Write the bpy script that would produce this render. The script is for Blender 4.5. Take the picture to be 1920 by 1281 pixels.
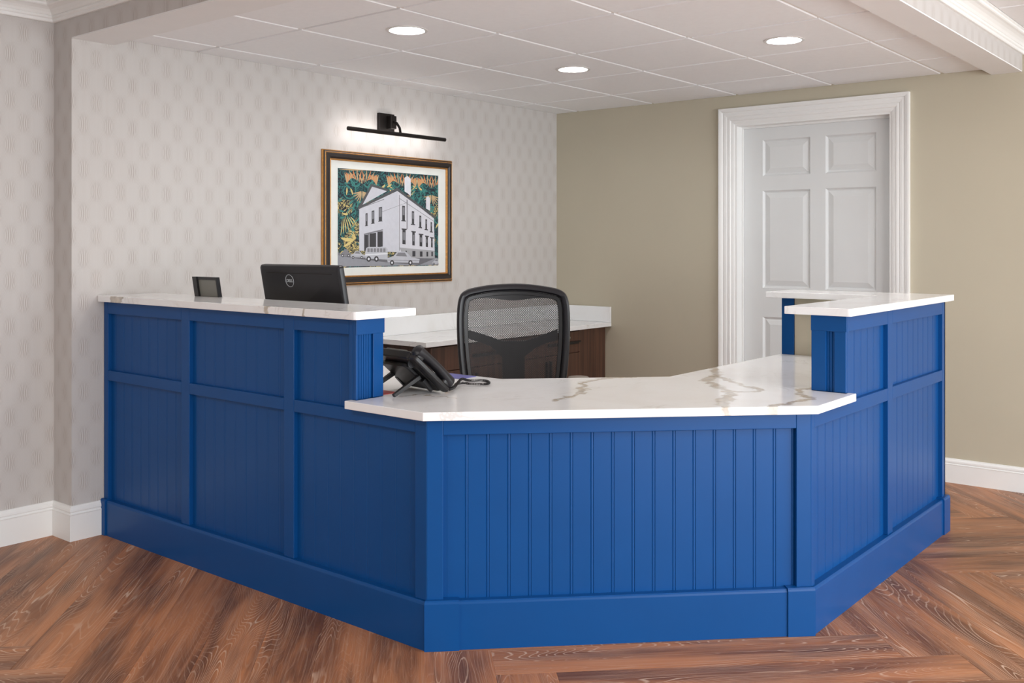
import bpy, bmesh, math, random
from mathutils import Vector, Matrix
PI = math.pi
random.seed(7)
scn = bpy.context.scene
for o in list(bpy.data.objects):
    bpy.data.objects.remove(o)
COL = scn.collection

# ------------------------------------------------------------------ camera, world, lights
cam_d = bpy.data.cameras.new('camera')
cam = bpy.data.objects.new('camera', cam_d)
COL.objects.link(cam)
cam.location = (4.223, -5.681, 1.30)
cam.rotation_euler = (PI/2, 0, 0.684456)
cam_d.sensor_fit = 'HORIZONTAL'
cam_d.sensor_width = 36.0
cam_d.lens = 1849.2/1920*36.0
cam_d.shift_y = -(640.5-457.4)/1920
cam_d.clip_start = 0.05
scn.camera = cam

scn.view_settings.view_transform = 'Standard'
scn.view_settings.look = 'None'
scn.view_settings.exposure = 0.29
scn.view_settings.gamma = 1.0
scn.view_settings.use_curve_mapping = False

wd = bpy.data.worlds.new('world')
scn.world = wd
wd.use_nodes = True
bg = wd.node_tree.nodes['Background']
bg.inputs['Color'].default_value = (0.93, 0.97, 1.0, 1)
bg.inputs['Strength'].default_value = 0.43

def area(name, loc, target, sx, sy, power, col=(1, 1, 1)):
    d = bpy.data.lights.new(name, 'AREA')
    d.shape = 'RECTANGLE'; d.size = sx; d.size_y = sy
    d.energy = power; d.color = col
    o = bpy.data.objects.new(name, d)
    COL.objects.link(o)
    o.location = loc
    v = Vector(target) - Vector(loc)
    o.rotation_euler = v.to_track_quat('-Z', 'Y').to_euler()
    return o
# tall lobby windows to the right of the desk, added unseen fill lights behind the camera and under the lobby ceiling
area('lobby_window_light', (8.4, -2.2, 1.35), (0, -2.2, 1.1), 4.2, 2.0, 150, (0.90, 0.96, 1.0))
area('rear_fill_light', (3.2, -10.5, 1.3), (2.2, 0, 1.2), 5.0, 2.2, 18, (0.95, 0.98, 1.0))
for lx, ly in ((4.6, -2.6), (4.6, -5.2), (1.6, -5.6), (1.6, -7.8), (6.6, -4.0)):
    area('lobby_fill_light', (lx, ly, 2.34), (lx, ly, 0), 0.6, 0.6, 14, (1.0, 0.98, 0.95))

# added upward fill with no real source, brightens the alcove ceiling
area('ceiling_fill_light', (6.6, -4.2, .12), (1.5, -1.8, 2.2), 3.0, 3.0, 140, (0.94, 0.97, 1.0))

# ------------------------------------------------------------------ helpers
def tag(o, label=None, cat=None, group=None, kind=None):
    if label: o['label'] = label
    if cat: o['category'] = cat
    if group: o['group'] = group
    if kind: o['kind'] = kind
    return o

def empty(name, loc=(0, 0, 0), rz=0.0, **k):
    o = bpy.data.objects.new(name, None)
    COL.objects.link(o)
    o.location = loc; o.rotation_euler = (0, 0, rz)
    o.empty_display_size = 0.1
    return tag(o, **k)

class MB:
    def __init__(s):
        s.v = []; s.f = []; s.m = []
    def add(s, vs, fs, mi=0):
        b = len(s.v)
        s.v += [tuple(p) for p in vs]
        for f in fs:
            s.f.append([b+i for i in f]); s.m.append(mi)
        return s
    def box(s, x0, x1, y0, y1, z0, z1, T=None, mi=0):
        vs = [(x, y, z) for z in (z0, z1) for y in (y0, y1) for x in (x0, x1)]
        if T: vs = [T(*p) for p in vs]
        return s.add(vs, [(0, 2, 3, 1), (4, 5, 7, 6), (0, 1, 5, 4), (2, 6, 7, 3), (0, 4, 6, 2), (1, 3, 7, 5)], mi)
    def prism(s, poly, d0, d1, T, mi=0):
        """poly of (a,b); T(a,b,d) -> xyz"""
        n = len(poly)
        vs = [T(a, b, d0) for a, b in poly] + [T(a, b, d1) for a, b in poly]
        fs = [list(range(n))[::-1], list(range(n, 2*n))]
        for i in range(n):
            j = (i+1) % n
            fs.append((i, j, n+j, n+i))
        return s.add(vs, fs, mi)
    def loft(s, rings, closed_ring=True, closed_path=False, caps=True, mi=0):
        n = len(rings[0]); b = []
        vs = [p for r in rings for p in r]
        fs = []
        m = len(rings)
        for i in range(m if closed_path else m-1):
            k = (i+1) % m
            for j in range(n if closed_ring else n-1):
                l = (j+1) % n
                fs.append((i*n+j, i*n+l, k*n+l, k*n+j))
        if caps and not closed_path:
            fs.append(list(range(n))[::-1]); fs.append(list(range((m-1)*n, m*n)))
        return s.add(vs, fs, mi)
    def tube(s, path, r, seg=10, closed=False, mi=0, up=(0, 0, 1)):
        P = [Vector(p) for p in path]; m = len(P)
        rings = []
        for i in range(m):
            a = P[(i-1) % m] if (closed or i > 0) else P[i]
            c = P[(i+1) % m] if (closed or i < m-1) else P[i]
            t = (c-a)
            if t.length < 1e-9: t = Vector((0, 0, 1))
            t.normalize()
            u = Vector(up)
            if abs(u.dot(t)) > .98: u = Vector((1, 0, 0))
            n = t.cross(u).normalized(); w = n.cross(t).normalized()
            rr = r[i] if isinstance(r, (list, tuple)) else r
            rings.append([P[i]+n*rr*math.cos(2*PI*k/seg)+w*rr*math.sin(2*PI*k/seg) for k in range(seg)])
        return s.loft(rings, True, closed, True, mi)
    def lathe(s, prof, c, axis='z', seg=28, mi=0):
        rings = []
        for r, h in prof:
            ring = []
            for k in range(seg):
                a = 2*PI*k/seg
                p = (r*math.cos(a), r*math.sin(a), h)
                if axis == 'x': p = (h, p[0], p[1])
                elif axis == 'y': p = (p[0], h, p[1])
                ring.append((c[0]+p[0], c[1]+p[1], c[2]+p[2]))
            rings.append(ring)
        return s.loft(rings, True, False, True, mi)
    def mesh(s, name):
        me = bpy.data.meshes.new(name)
        me.from_pydata(s.v, [], s.f)
        me.polygons.foreach_set('material_index', s.m)
        bm = bmesh.new(); bm.from_mesh(me)
        bmesh.ops.recalc_face_normals(bm, faces=bm.faces)
        bm.to_mesh(me); bm.free()
        me.update()
        return me
    def build(s, name, mat, parent=None, smooth=False, bevel=0, seg=2, loc=None, **k):
        me = s.mesh(name)
        for mm in (mat if isinstance(mat, (list, tuple)) else [mat]):
            me.materials.append(mm)
        o = bpy.data.objects.new(name, me)
        COL.objects.link(o)
        if parent: o.parent = parent
        if loc: o.location = loc
        if smooth:
            for p in me.polygons: p.use_smooth = True
            try: me.set_sharp_from_angle(angle=math.radians(40))
            except Exception: pass
        if bevel:
            b = o.modifiers.new('bevel', 'BEVEL'); b.width = bevel; b.segments = seg
            b.limit_method = 'ANGLE'; b.angle_limit = math.radians(35)
        return tag(o, **k)

def ident(a, b, c): return (a, b, c)

# ------------------------------------------------------------------ node helpers / materials
class NT:
    def __init__(s, name):
        s.mat = bpy.data.materials.new(name); s.mat.use_nodes = True
        s.t = s.mat.node_tree; s.b = s.t.nodes['Principled BSDF']
    def n(s, ty, **k):
        nd = s.t.nodes.new(ty)
        for a, v in k.items(): setattr(nd, a, v)
        return nd
    def l(s, a, b): s.t.links.new(a, b)
    def val(s, sock, v):
        if hasattr(v, 'is_output'): s.l(v, sock)
        else: sock.default_value = v
    def math(s, op, a, b=None, c=None, clamp=False):
        nd = s.n('ShaderNodeMath', operation=op); nd.use_clamp = clamp
        s.val(nd.inputs[0], a)
        if b is not None: s.val(nd.inputs[1], b)
        if c is not None: s.val(nd.inputs[2], c)
        return nd.outputs[0]
    def vmath(s, op, a, b=None, scale=None):
        nd = s.n('ShaderNodeVectorMath', operation=op)
        s.val(nd.inputs[0], a)
        if b is not None: s.val(nd.inputs[1], b)
        if scale is not None: nd.inputs['Scale'].default_value = scale
        return nd.outputs['Value'] if op in ('DOT_PRODUCT', 'LENGTH', 'DISTANCE') else nd.outputs[0]
    def mix(s, f, a, b, mode='MIX'):
        nd = s.n('ShaderNodeMix', data_type='RGBA', blend_type=mode)
        s.val(nd.inputs[0], f)
        for i, v in ((6, a), (7, b)):
            if hasattr(v, 'is_output'): s.l(v, nd.inputs[i])
            else: nd.inputs[i].default_value = (*v, 1)
        return nd.outputs[2]
    def noise(s, vec, scale, detail=3, rough=.5, dist=0):
        nd = s.n('ShaderNodeTexNoise')
        s.l(vec, nd.inputs['Vector'])
        nd.inputs['Scale'].default_value = scale; nd.inputs['Detail'].default_value = detail
        nd.inputs['Roughness'].default_value = rough; nd.inputs['Distortion'].default_value = dist
        return nd.outputs['Fac'], nd.outputs['Color']
    def mapr(s, v, a, b, c=0., d=1., smooth=False):
        nd = s.n('ShaderNodeMapRange')
        if smooth: nd.interpolation_type = 'SMOOTHSTEP'
        s.l(v, nd.inputs[0])
        for i, q in zip((1, 2, 3, 4), (a, b, c, d)): nd.inputs[i].default_value = q
        return nd.outputs[0]
    def obj(s): return s.n('ShaderNodeTexCoord').outputs['Object']
    def sep(s, v):
        nd = s.n('ShaderNodeSeparateXYZ'); s.l(v, nd.inputs[0]); return nd.outputs
    def comb(s, x, y, z):
        nd = s.n('ShaderNodeCombineXYZ')
        for i, q in enumerate((x, y, z)): s.val(nd.inputs[i], q)
        return nd.outputs[0]
    def base(s, c):
        if hasattr(c, 'is_output'): s.l(c, s.b.inputs['Base Color'])
        else: s.b.inputs['Base Color'].default_value = (*c, 1)
    def bump(s, h, strength=.3, dist=.002):
        nd = s.n('ShaderNodeBump'); nd.inputs['Strength'].default_value = strength
        nd.inputs['Distance'].default_value = dist
        s.l(h, nd.inputs['Height']); s.l(nd.outputs[0], s.b.inputs['Normal'])

def lin(r, g, b):
    return tuple(((c/255+.055)/1.055)**2.4 if c > 10 else c/255/12.92 for c in (r, g, b))

def simple(name, c, rough=.5, metal=0., spec=.5, noise_amp=.04, nscale=6, coat=0.):
    m = NT(name)
    f, _ = m.noise(m.obj(), nscale, 3)
    m.base(m.mix(m.mapr(f, .3, .7), tuple(x*(1-noise_amp) for x in c), tuple(min(1, x*(1+noise_amp)) for x in c)))
    m.b.inputs['Roughness'].default_value = rough
    m.b.inputs['Metallic'].default_value = metal
    m.b.inputs['Specular IOR Level'].default_value = spec
    m.b.inputs['Coat Weight'].default_value = coat
    return m.mat

M = {}
M['blue'] = simple('blue_paint', (0.003, 0.068, 0.248), .34, spec=.24, noise_amp=.03)
M['beige'] = simple('beige_wall_paint', lin(196, 188, 168), .75, spec=.25, noise_amp=.015, nscale=2)
M['white'] = simple('white_trim_paint', lin(244, 244, 242), .4, spec=.4, noise_amp=.01)
M['doorwhite'] = simple('white_door_paint', lin(226, 228, 228), .42, spec=.4, noise_amp=.01)
M['soffit'] = simple('off_white_soffit_paint', lin(240, 240, 240), .7, spec=.2, noise_amp=.01)
M['tile'] = simple('ceiling_tile_board', lin(245, 246, 248), .85, spec=.15, noise_amp=.012, nscale=40)
M['tbar'] = simple('ceiling_grid_metal', lin(240, 236, 232), .5, spec=.3)
M['black'] = simple('black_plastic', (0.012, 0.011, 0.012), .38, spec=.5)
M['gloss_black'] = simple('charcoal_gloss_plastic', (0.012, 0.011, 0.014), .36, spec=.45)
M['metal_black'] = simple('blackened_bronze_metal', (0.022, 0.018, 0.017), .35, metal=.6)
M['gold'] = simple('antique_gold_leaf', (0.62, 0.31, 0.10), .35, metal=.8, noise_amp=.15, nscale=60)
M['frame'] = simple('dark_espresso_lacquer', (0.022, 0.015, 0.014), .35)
M['mat'] = simple('white_mat_board', lin(232, 234, 230), .8, spec=.1)
M['chrome'] = simple('polished_metal', (.6, .6, .6), .2, metal=1)
M['fabric'] = simple('black_seat_fabric', (.015, .014, .015), .9, noise_amp=.2, nscale=200)
M['mesh'] = simple('charcoal_mesh_strand', (.022, .021, .023), .6)
M['gray_panel'] = simple('grey_display_panel', lin(120, 118, 110), .4)
M['silver'] = simple('silver_badge', lin(190, 195, 198), .3, metal=.3)
M['blue_paper'] = simple('violet_blue_paper', lin(95, 95, 160), .5)
M['red_paper'] = simple('red_paper', lin(190, 40, 30), .5)
M['arm'] = simple('grey_armrest_pad', lin(120, 112, 104), .55)
M['dark_gap'] = simple('dark_joint_filler', (.02, .018, .016), .9)  # plain dark colour below the plank joints and in the vent slot

def emit(name, c, s):
    m = NT(name)
    m.b.inputs['Emission Color'].default_value = (*c, 1)
    m.b.inputs['Emission Strength'].default_value = s
    m.base(c)
    return m.mat
M['lens'] = emit('lit_lamp_lens', (1.0, .985, .965), 88)
M['strip'] = emit('lit_led_strip', (1.0, .95, .92), 22)

# wallpaper: ogee motifs of fine vertical lines, staggered columns
def wallpaper():
    m = NT('ogee_line_wallpaper')
    x, y, z = m.sep(m.obj())
    u = m.math('ADD', x, y)
    P, Q = .116, .197
    c1 = m.math('COSINE', m.math('MULTIPLY', m.math('ADD', u, 3.617), 2*PI/P))
    s1 = m.math('SINE', m.math('MULTIPLY', m.math('ADD', u, 3.617), 2*PI/P))
    c2 = m.math('COSINE', m.math('MULTIPLY', m.math('SUBTRACT', z, 2.026), 2*PI/Q))
    ph = m.math('SUBTRACT', u, m.math('MULTIPLY', m.math('MULTIPLY', s1, c2), .0105))
    ln = m.math('MULTIPLY_ADD', m.math('COSINE', m.math('MULTIPLY', ph, 2*PI/.0046)), .5, .5)
    cc = m.math('MULTIPLY', c1, c2)
    wide = m.mapr(cc, -.35, .8, .12, .85, True)
    nar = m.math('MULTIPLY', m.mapr(m.math('ABSOLUTE', c1), .3, 1., 0, 1, True), m.mapr(cc, .0, 1., 0, .28, True))
    mask = m.math('ADD', wide, nar)
    d = m.math('MULTIPLY', ln, mask)
    tone = m.mapr(c1, -1, 1, .0, .0)
    base, mid, dark = lin(204, 200, 197), lin(190, 184, 180), lin(172, 162, 156)
    c = m.mix(tone, base, mid)
    c = m.mix(m.math('MULTIPLY', d, .85), c, dark)
    hl = m.math('MULTIPLY', m.math('SUBTRACT', 1., ln), mask)
    c = m.mix(m.math('MULTIPLY', hl, .35), c, lin(224, 221, 218))
    # soft vertical streaks of the print
    f, _ = m.noise(m.comb(m.math('MULTIPLY', u, 55), 0., m.math('MULTIPLY', z, 1.5)), 1., 3)
    c = m.mix(m.mapr(f, .35, .7, 0, .25), c, lin(196, 190, 186))
    m.base(c)
    m.b.inputs['Roughness'].default_value = .6
    m.b.inputs['Specular IOR Level'].default_value = .3
    m.bump(d, .25, .001)
    return m.mat
M['paper'] = wallpaper()

# limed oak planks, grain along local X
def wood():
    m = NT('limed_oak_plank')
    oi = m.n('ShaderNodeObjectInfo')
    rnd = oi.outputs['Random']
    off = m.comb(m.math('MULTIPLY', rnd, 37.), m.math('MULTIPLY', rnd, 91.), m.math('MULTIPLY', rnd, 17.))
    p = m.vmath('ADD', m.obj(), off)
    ps = m.vmath('MULTIPLY', p, (.9, 6.5, 1.))
    f, _ = m.noise(ps, 1.0, 1.5, .45, .3)
    fine, _ = m.noise(m.vmath('MULTIPLY', p, (2.5, 60, 1.)), 1.0, 4, .6)
    f2 = m.math('MULTIPLY_ADD', fine, .012, f)
    w = m.math('MULTIPLY', f2, 55.)
    fr = m.math('FRACT', w)
    tri = m.math('ABSOLUTE', m.math('SUBTRACT', fr, .5))
    line = m.mapr(tri, .36, .48, 0, 1, True)
    strong, _ = m.noise(m.vmath('MULTIPLY', p, (1.6, 7, 1.)), 1.0, 2, .5)
    area_ = m.mapr(strong, .42, .68, .10, .85, True)
    streak, _ = m.noise(m.vmath('MULTIPLY', p, (3, 160, 1.)), 1.0, 5, .7)
    big, _ = m.noise(m.vmath('MULTIPLY', p, (1.3, 9, 1.)), 1.0, 3, .55)
    c = m.mix(m.mapr(big, .32, .68, 0, 1, True), lin(104, 66, 44), lin(192, 128, 84))
    hue = m.mapr(rnd, 0, 1, 0, 1)
    c = m.mix(m.math('MULTIPLY', hue, .35), c, lin(138, 90, 62))
    dk, _ = m.noise(m.vmath('MULTIPLY', p, (2.2, 14, 1.)), 1.0, 3, .6)
    c = m.mix(m.mapr(dk, .56, .74, 0, .6), c, lin(80, 56, 44))
    c = m.mix(m.mapr(streak, .48, .75, 0, .5), c, lin(200, 162, 136))
    c = m.mix(m.math('MULTIPLY', m.math('MULTIPLY', line, area_), .8), c, lin(224, 196, 172))
    m.base(c)
    m.b.inputs['Roughness'].default_value = .42
    m.b.inputs['Specular IOR Level'].default_value = .35
    h = m.math('MULTIPLY_ADD', line, -.4, m.math('MULTIPLY', streak, .6))
    m.bump(h, .25, .0012)
    return m.mat
M['wood'] = wood()

def laminate():
    m = NT('dark_walnut_laminate')
    p = m.obj()
    f, _ = m.noise(m.vmath('MULTIPLY', p, (30, 30, 1.2)), 1., 4, .6, .3)
    g, _ = m.noise(m.vmath('MULTIPLY', p, (140, 140, 2.)), 1., 3, .6)
    c = m.mix(m.mapr(f, .35, .68), lin(62, 40, 32), lin(104, 72, 56))
    c = m.mix(m.mapr(g, .4, .7, 0, .4), c, lin(70, 48, 40))
    m.base(c); m.b.inputs['Roughness'].default_value = .45
    return m.mat
M['laminate'] = laminate()

# white quartz with warm grey veins; veins that the photo shows follow measured polylines on the slab
VEINS = [
 ([(2.212,-2.987),(2.196,-2.91),(2.192,-2.835),(2.151,-2.737),(2.075,-2.643),(2.02,-2.54),(2.018,-2.445),(2.09,-2.325),(2.13,-2.22)], .013),
 ([(2.188,-1.804),(2.313,-1.997),(2.383,-2.224),(2.505,-2.346),(2.59,-2.429),(2.651,-2.614),(2.689,-2.698),(2.76,-2.80)], .019),
 ([(2.313,-1.997),(2.352,-2.071),(2.511,-2.214),(2.639,-2.305),(2.643,-2.37),(2.56,-2.44)], .013),
 ([(2.774,-2.126),(2.757,-2.227),(2.828,-2.348),(2.87,-2.39),(2.857,-2.519),(2.836,-2.62),(2.819,-2.728)], .013),
 ([(1.72,-3.251),(1.76,-3.172),(1.912,-3.142)], .004),
]
def quartz(name, veins, faint=.25):
    m = NT(name)
    p = m.obj()
    _, nc = m.noise(p, 14, 4, .65)
    wob = m.vmath('SCALE', m.vmath('SUBTRACT', nc, (.5, .5, .5)), scale=.11)
    q = m.vmath('ADD', p, wob)
    q = m.vmath('MULTIPLY', q, (1, 1, 0))
    base = lin(246, 247, 248)
    cloud, _ = m.noise(p, 3.0, 4, .6, 1.2)
    c = m.mix(m.mapr(cloud, .45, .75, 0, .5), base, lin(234, 232, 229))
    # faint natural veins
    t, _ = m.noise(p, 1.7, 6, .6, 1.5)
    fv = m.mapr(m.math('ABSOLUTE', m.math('SUBTRACT', t, .52)), 0, .012, 1, 0)
    br, _ = m.noise(p, 4, 2)
    c = m.mix(m.math('MULTIPLY', fv, m.mapr(br, .45, .65, 0, faint)), c, lin(176, 168, 156))
    tot = None
    for pts, w in veins:
        for a, b in zip(pts, pts[1:]):
            A = Vector((a[0], a[1], 0)); B = Vector((b[0], b[1], 0)); D = B-A
            pa = m.vmath('SUBTRACT', q, tuple(A))
            h = m.math('DIVIDE', m.vmath('DOT_PRODUCT', pa, tuple(D)), D.length_squared, clamp=True)
            hv = m.n('ShaderNodeVectorMath', operation='SCALE')
            hv.inputs[0].default_value = tuple(D); m.l(h, hv.inputs['Scale'])
            d = m.vmath('DISTANCE', pa, hv.outputs[0])
            v = m.mapr(d, w*.55, w*1.5, 1, 0, True)
            tot = v if tot is None else m.math('MAXIMUM', tot, v)
    if tot is not None:
        mott, _ = m.noise(p, 30, 4, .7)
        vc = m.mix(m.mapr(mott, .35, .65), lin(168, 160, 150), lin(208, 196, 178))
        fade, _ = m.noise(p, 9, 2)
        c = m.mix(m.math('MULTIPLY', tot, m.mapr(fade, .3, .6, .55, .95)), c, vc)
    m.base(c)
    m.b.inputs['Roughness'].default_value = .12
    m.b.inputs['Specular IOR Level'].default_value = .42
    return m.mat
M['quartz_veined'] = quartz('veined_white_quartz', VEINS)
M['quartz'] = quartz('white_quartz', [([(.12,-3.44),(.2,-3.43),(.24,-3.40)],.012),([(1.20,-3.45),(1.27,-3.42)],.010),([(1.44,-3.45),(1.455,-3.42)],.007)], .35)

# ------------------------------------------------------------------ room shell
ZT = 2.232          # underside of alcove ceiling tiles
ZS = 2.200          # soffit of the dropped beams
ZL = 2.368          # lobby ceiling
def struct(mb, name, mat, parent=None, **k):
    bev = k.pop('bevel', 0)
    o = mb.build(name, mat, parent, bevel=bev, **k)
    if not parent: o['kind'] = 'structure'
    return o

floor = struct(MB().box(-.6, 9.2, -11.5, .6, -.08, -.004), 'floor', M['dark_gap'])
# herringbone oak planks, each a piece of the floor
PW, PN = .184, 7
PL = PW*PN
def plank_mesh():
    mb = MB()
    g = .0001; e = .0005; t = .004
    x0, x1, y0, y1 = -PL/2+g, PL/2-g, -PW/2+g, PW/2-g
    b = [(x0, y0, -t), (x1, y0, -t), (x1, y1, -t), (x0, y1, -t)]
    s = [(x0, y0, -e), (x1, y0, -e), (x1, y1, -e), (x0, y1, -e)]
    u = [(x0+e, y0+e, 0), (x1-e, y0+e, 0), (x1-e, y1-e, 0), (x0+e, y1-e, 0)]
    mb.loft([b, s, u])
    me = mb.mesh('plank'); me.materials.append(M['wood'])
    return me
pm = plank_mesh()
A0, B0 = -.780, -3.856
RT = math.sqrt(.5)
cnt = 0
def put_plank(ac, bc, rz):
    global cnt
    x = (ac-bc)*RT; y = (ac+bc)*RT
    if not (-.55 < x < 6.6 and -7.0 < y < .5): return
    # leave out planks wholly under the closed desk body and behind the back wall
    if x < -.45 or y > .45: return
    o = bpy.data.objects.new('plank', pm)
    COL.objects.link(o)
    o.parent = floor
    o.location = (x, y, 0)
    o.rotation_euler = (0, 0, rz + (PI if random.random() < .5 else 0))
    cnt += 1
for r in range(-30, 40):
    b1 = B0 - r*PW
    for k in range(-4, 5):
        i0 = r + 14*k                       # horizontal planks start here
        put_plank(A0+(i0+PN/2)*PW, b1-PW/2, PI/4)
for i in range(-50, 60):
    for k in range(-5, 6):
        r0 = i - 13 + 14*k                  # vertical planks span rows r0..r0+6
        put_plank(A0+(i+.5)*PW, B0-(r0+PN/2)*PW, 3*PI/4)

# walls
struct(MB().box(-.25, 0, -3.555, .12, 0, ZL+.1), 'wall_left', M['paper'])
struct(MB().box(-.31, -.16, -11.3, -3.555, 0, ZL+.1), 'wall_left_lobby', M['paper'])
wb = MB()
wb.box(0, 1.392, 0, .14, 0, ZL+.1)
wb.box(2.362, 9.0, 0, .14, 0, ZL+.1)
wb.box(1.392, 2.362, 0, .14, 2.05, ZL+.1)
struct(wb, 'wall_back', M['beige'])

# beams that frame the dropped alcove ceiling: papered outside, painted soffit
def beam(name, x0, x1, y0, y1, side):
    b = struct(MB().box(x0, x1, y0, y1, ZS+.006, ZL+.1), name, M['paper'])
    if side == 'front':
        MB().box(x0, x1+.0, y0+.001, y1, ZS, ZS+.006).build('soffit_board', M['soffit'], b)
        MB().box(x0, x1, y1, y1+.004, ZS, ZT+.02).build('drop_trim', M['soffit'], b)
    else:
        MB().box(x0, x1-.001, y0, y1, ZS, ZS+.006).build('soffit_board', M['soffit'], b)
        MB().box(x0-.004, x0, y0+.19, y1, ZS, ZT+.02).build('drop_trim', M['soffit'], b)
    return b
beam('trim_1', 0, 3.03, -3.555, -3.365, 'front')
beam('trim_2', 2.885, 3.03, -3.365, 0, 'side')

# alcove ceiling: deck, grid bars and lay-in tiles
ceil = struct(MB().box(0, 2.885, -3.365, 0, ZT+.03, ZT+.08), 'ceiling', M['soffit'])
GX = [-.42, .193, .803, 1.413, 2.023, 2.633, 3.243]
GY = [-4.158, -3.548, -2.938, -2.328, -1.718, -1.108, -.498, .112]
X0, X1, Y0, Y1 = .0, 2.881, -3.361, -.0
tb = .0075
for gx in GX:
    if X0 < gx < X1:
        MB().box(gx-tb, gx+tb, Y0, Y1, ZT+.006, ZT+.012).build('ceiling_grid_bar', M['tbar'], ceil)
for gy in GY:
    if Y0 < gy < Y1:
        for a, b in zip(GX, GX[1:]):
            a2, b2 = max(a+tb, X0), min(b-tb, X1)
            MB().box(a2, b2, gy-tb, gy+tb, ZT+.006, ZT+.012).build('ceiling_grid_bar', M['tbar'], ceil)
LAMPS = [(1.150, -2.640), (2.335, -1.400), (1.150, -1.400)]
def tile(x0, x1, y0, y1):
    g = tb+.0015
    x0, x1, y0, y1 = max(x0+g, X0+.002), min(x1-g, X1), max(y0+g, Y0), min(y1-g, Y1-.002)
    if x1-x0 < .02 or y1-y0 < .02: return
    hole = [l for l in LAMPS if x0 < l[0] < x1 and y0 < l[1] < y1]
    e = .006
    mb = MB()
    if not hole:
        mb.loft([[(x0-.004, y0-.004, ZT+.02), (x1+.004, y0-.004, ZT+.02), (x1+.004, y1+.004, ZT+.02), (x0-.004, y1+.004, ZT+.02)],
                 [(x0, y0, ZT+.006), (x1, y0, ZT+.006), (x1, y1, ZT+.006), (x0, y1, ZT+.006)],
                 [(x0+e*.3, y0+e*.3, ZT), (x1-e*.3, y0+e*.3, ZT), (x1-e*.3, y1-e*.3, ZT), (x0+e*.3, y1-e*.3, ZT)]])
    else:
        cx, cy = hole[0]; N = 32; r = .078
        outer = []; inner = []
        for k in range(N):
            a = 2*PI*k/N + PI/4
            c, s = math.cos(a), math.sin(a)
            inner.append((cx+r*c, cy+r*s))
            t = min(((x1-cx) if c > 0 else (cx-x0))/max(abs(c), 1e-6), ((y1-cy) if s > 0 else (cy-y0))/max(abs(s), 1e-6))
            outer.append((cx+t*c, cy+t*s))
        # snap nearest samples to the tile corners
        for X in (x0, x1):
            for Y in (y0, y1):
                k = min(range(N), key=lambda q: (outer[q][0]-X)**2+(outer[q][1]-Y)**2)
                outer[k] = (X, Y)
        for z, flip in ((ZT, 0),):
            mb.loft([[(a, b, ZT+.02) for a, b in inner], [(a, b, ZT) for a, b in inner], [(a, b, ZT) for a, b in outer], [(a, b, ZT+.02) for a, b in outer]], caps=False)
    mb.build('ceiling_tile', M['tile'], ceil)
for a, b in zip(GX, GX[1:]):
    for c, d in zip(GY, GY[1:]):
        tile(a, b, c, d)

# lobby ceiling beyond the beams
lc = struct(MB().box(3.03, 9.0, -11.3, 0, ZL+.02, ZL+.1).box(-.16, 3.03, -11.3, -3.555, ZL+.02, ZL+.1), 'ceiling_lobby', M['soffit'])
lm = MB().loft([[(-.303, -.303, .018), (.303, -.303, .018), (.303, .303, .018), (-.303, .303, .018)],
                [(-.296, -.296, 0), (.296, -.296, 0), (.296, .296, 0), (-.296, .296, 0)]]).mesh('lobby_tile')
lm.materials.append(M['tile'])
for i in range(6):
    for j in range(6):
        o = bpy.data.objects.new('ceiling_tile', lm); COL.objects.link(o); o.parent = lc
        o.location = (3.40+.61*i, -.52-.61*j, ZL)
mbx = MB()
for i in range(6): mbx.box(3.705-.61+.61*i-.0075, 3.705-.61+.61*i+.0075, -3.9, 0, ZL+.004, ZL+.012)
for j in range(6): mbx.box(3.03, 6.8, -.215-.61*j-.0075, -.215-.61*j+.0075, ZL+.004, ZL+.0119)
mbx.build('ceiling_grid', M['tbar'], lc, kind='stuff')

# crown mouldings (profile: d = out from wall, z)
CR = [(0, 2.288), (.010, 2.288), (.013, 2.292), (.013, 2.302), (.018, 2.306), (.020, 2.312), (.018, 2.316), (.022, 2.318),
      (.028, 2.328), (.038, 2.338), (.050, 2.345), (.060, 2.348), (.064, 2.352), (.064, 2.360), (.070, 2.364), (.070, 2.372), (0, 2.372)]
def crown(name, path_fn, mat):
    rings = path_fn
    return struct(MB().loft(rings), name, mat)
def cr_ring(fn): return [fn(d, z) for d, z in CR]
crown('trim_3', [cr_ring(lambda d, z: (-.16+d, -11.2, z)), cr_ring(lambda d, z: (-.16+d, -3.555-d, z)), cr_ring(lambda d, z: (3.03+d, -3.555-d, z)), cr_ring(lambda d, z: (3.03+d, -d, z)), cr_ring(lambda d, z: (8.9, -d, z))], M['white'])

# baseboards
BB = [(0, 0), (.015, 0), (.015, .112), (.0165, .116), (.011, .119), (.011, .124), (.014, .129), (.013, .138), (.008, .146), (.006, .152), (0, .152)]
def bb_ring(fn): return [fn(d, z) for d, z in BB]
struct(MB().loft([bb_ring(lambda d, z: (-.16+d, -11.2, z)), bb_ring(lambda d, z: (-.16+d, -3.555-d, z)), bb_ring(lambda d, z: (0+d, -3.555-d, z)), bb_ring(lambda d, z: (d, -3.425, z))]), 'baseboard_left', M['white'])
BR = [(d, z*.865) for d, z in BB]
struct(MB().loft([[(2.465, -d, z) for d, z in BR], [(8.9, -d, z) for d, z in BR]]), 'baseboard_back', M['white'])
struct(MB().loft([[(.47, -d, z) for d, z in BR], [(1.289, -d, z) for d, z in BR]]), 'baseboard_alcove', M['white'])

# ------------------------------------------------------------------ door
door = empty('door_1', (1.877, 0, 0)); door['kind'] = 'structure'
def dl(x): return x-1.877
CA = [(0, 0), (0, .006), (.012, .010), (.020, .010), (.024, .015), (.034, .017), (.044, .015), (.048, .018), (.062, .020), (.074, .018), (.078, .024), (.092, .028), (.100, .028), (.100, 0)]
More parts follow.
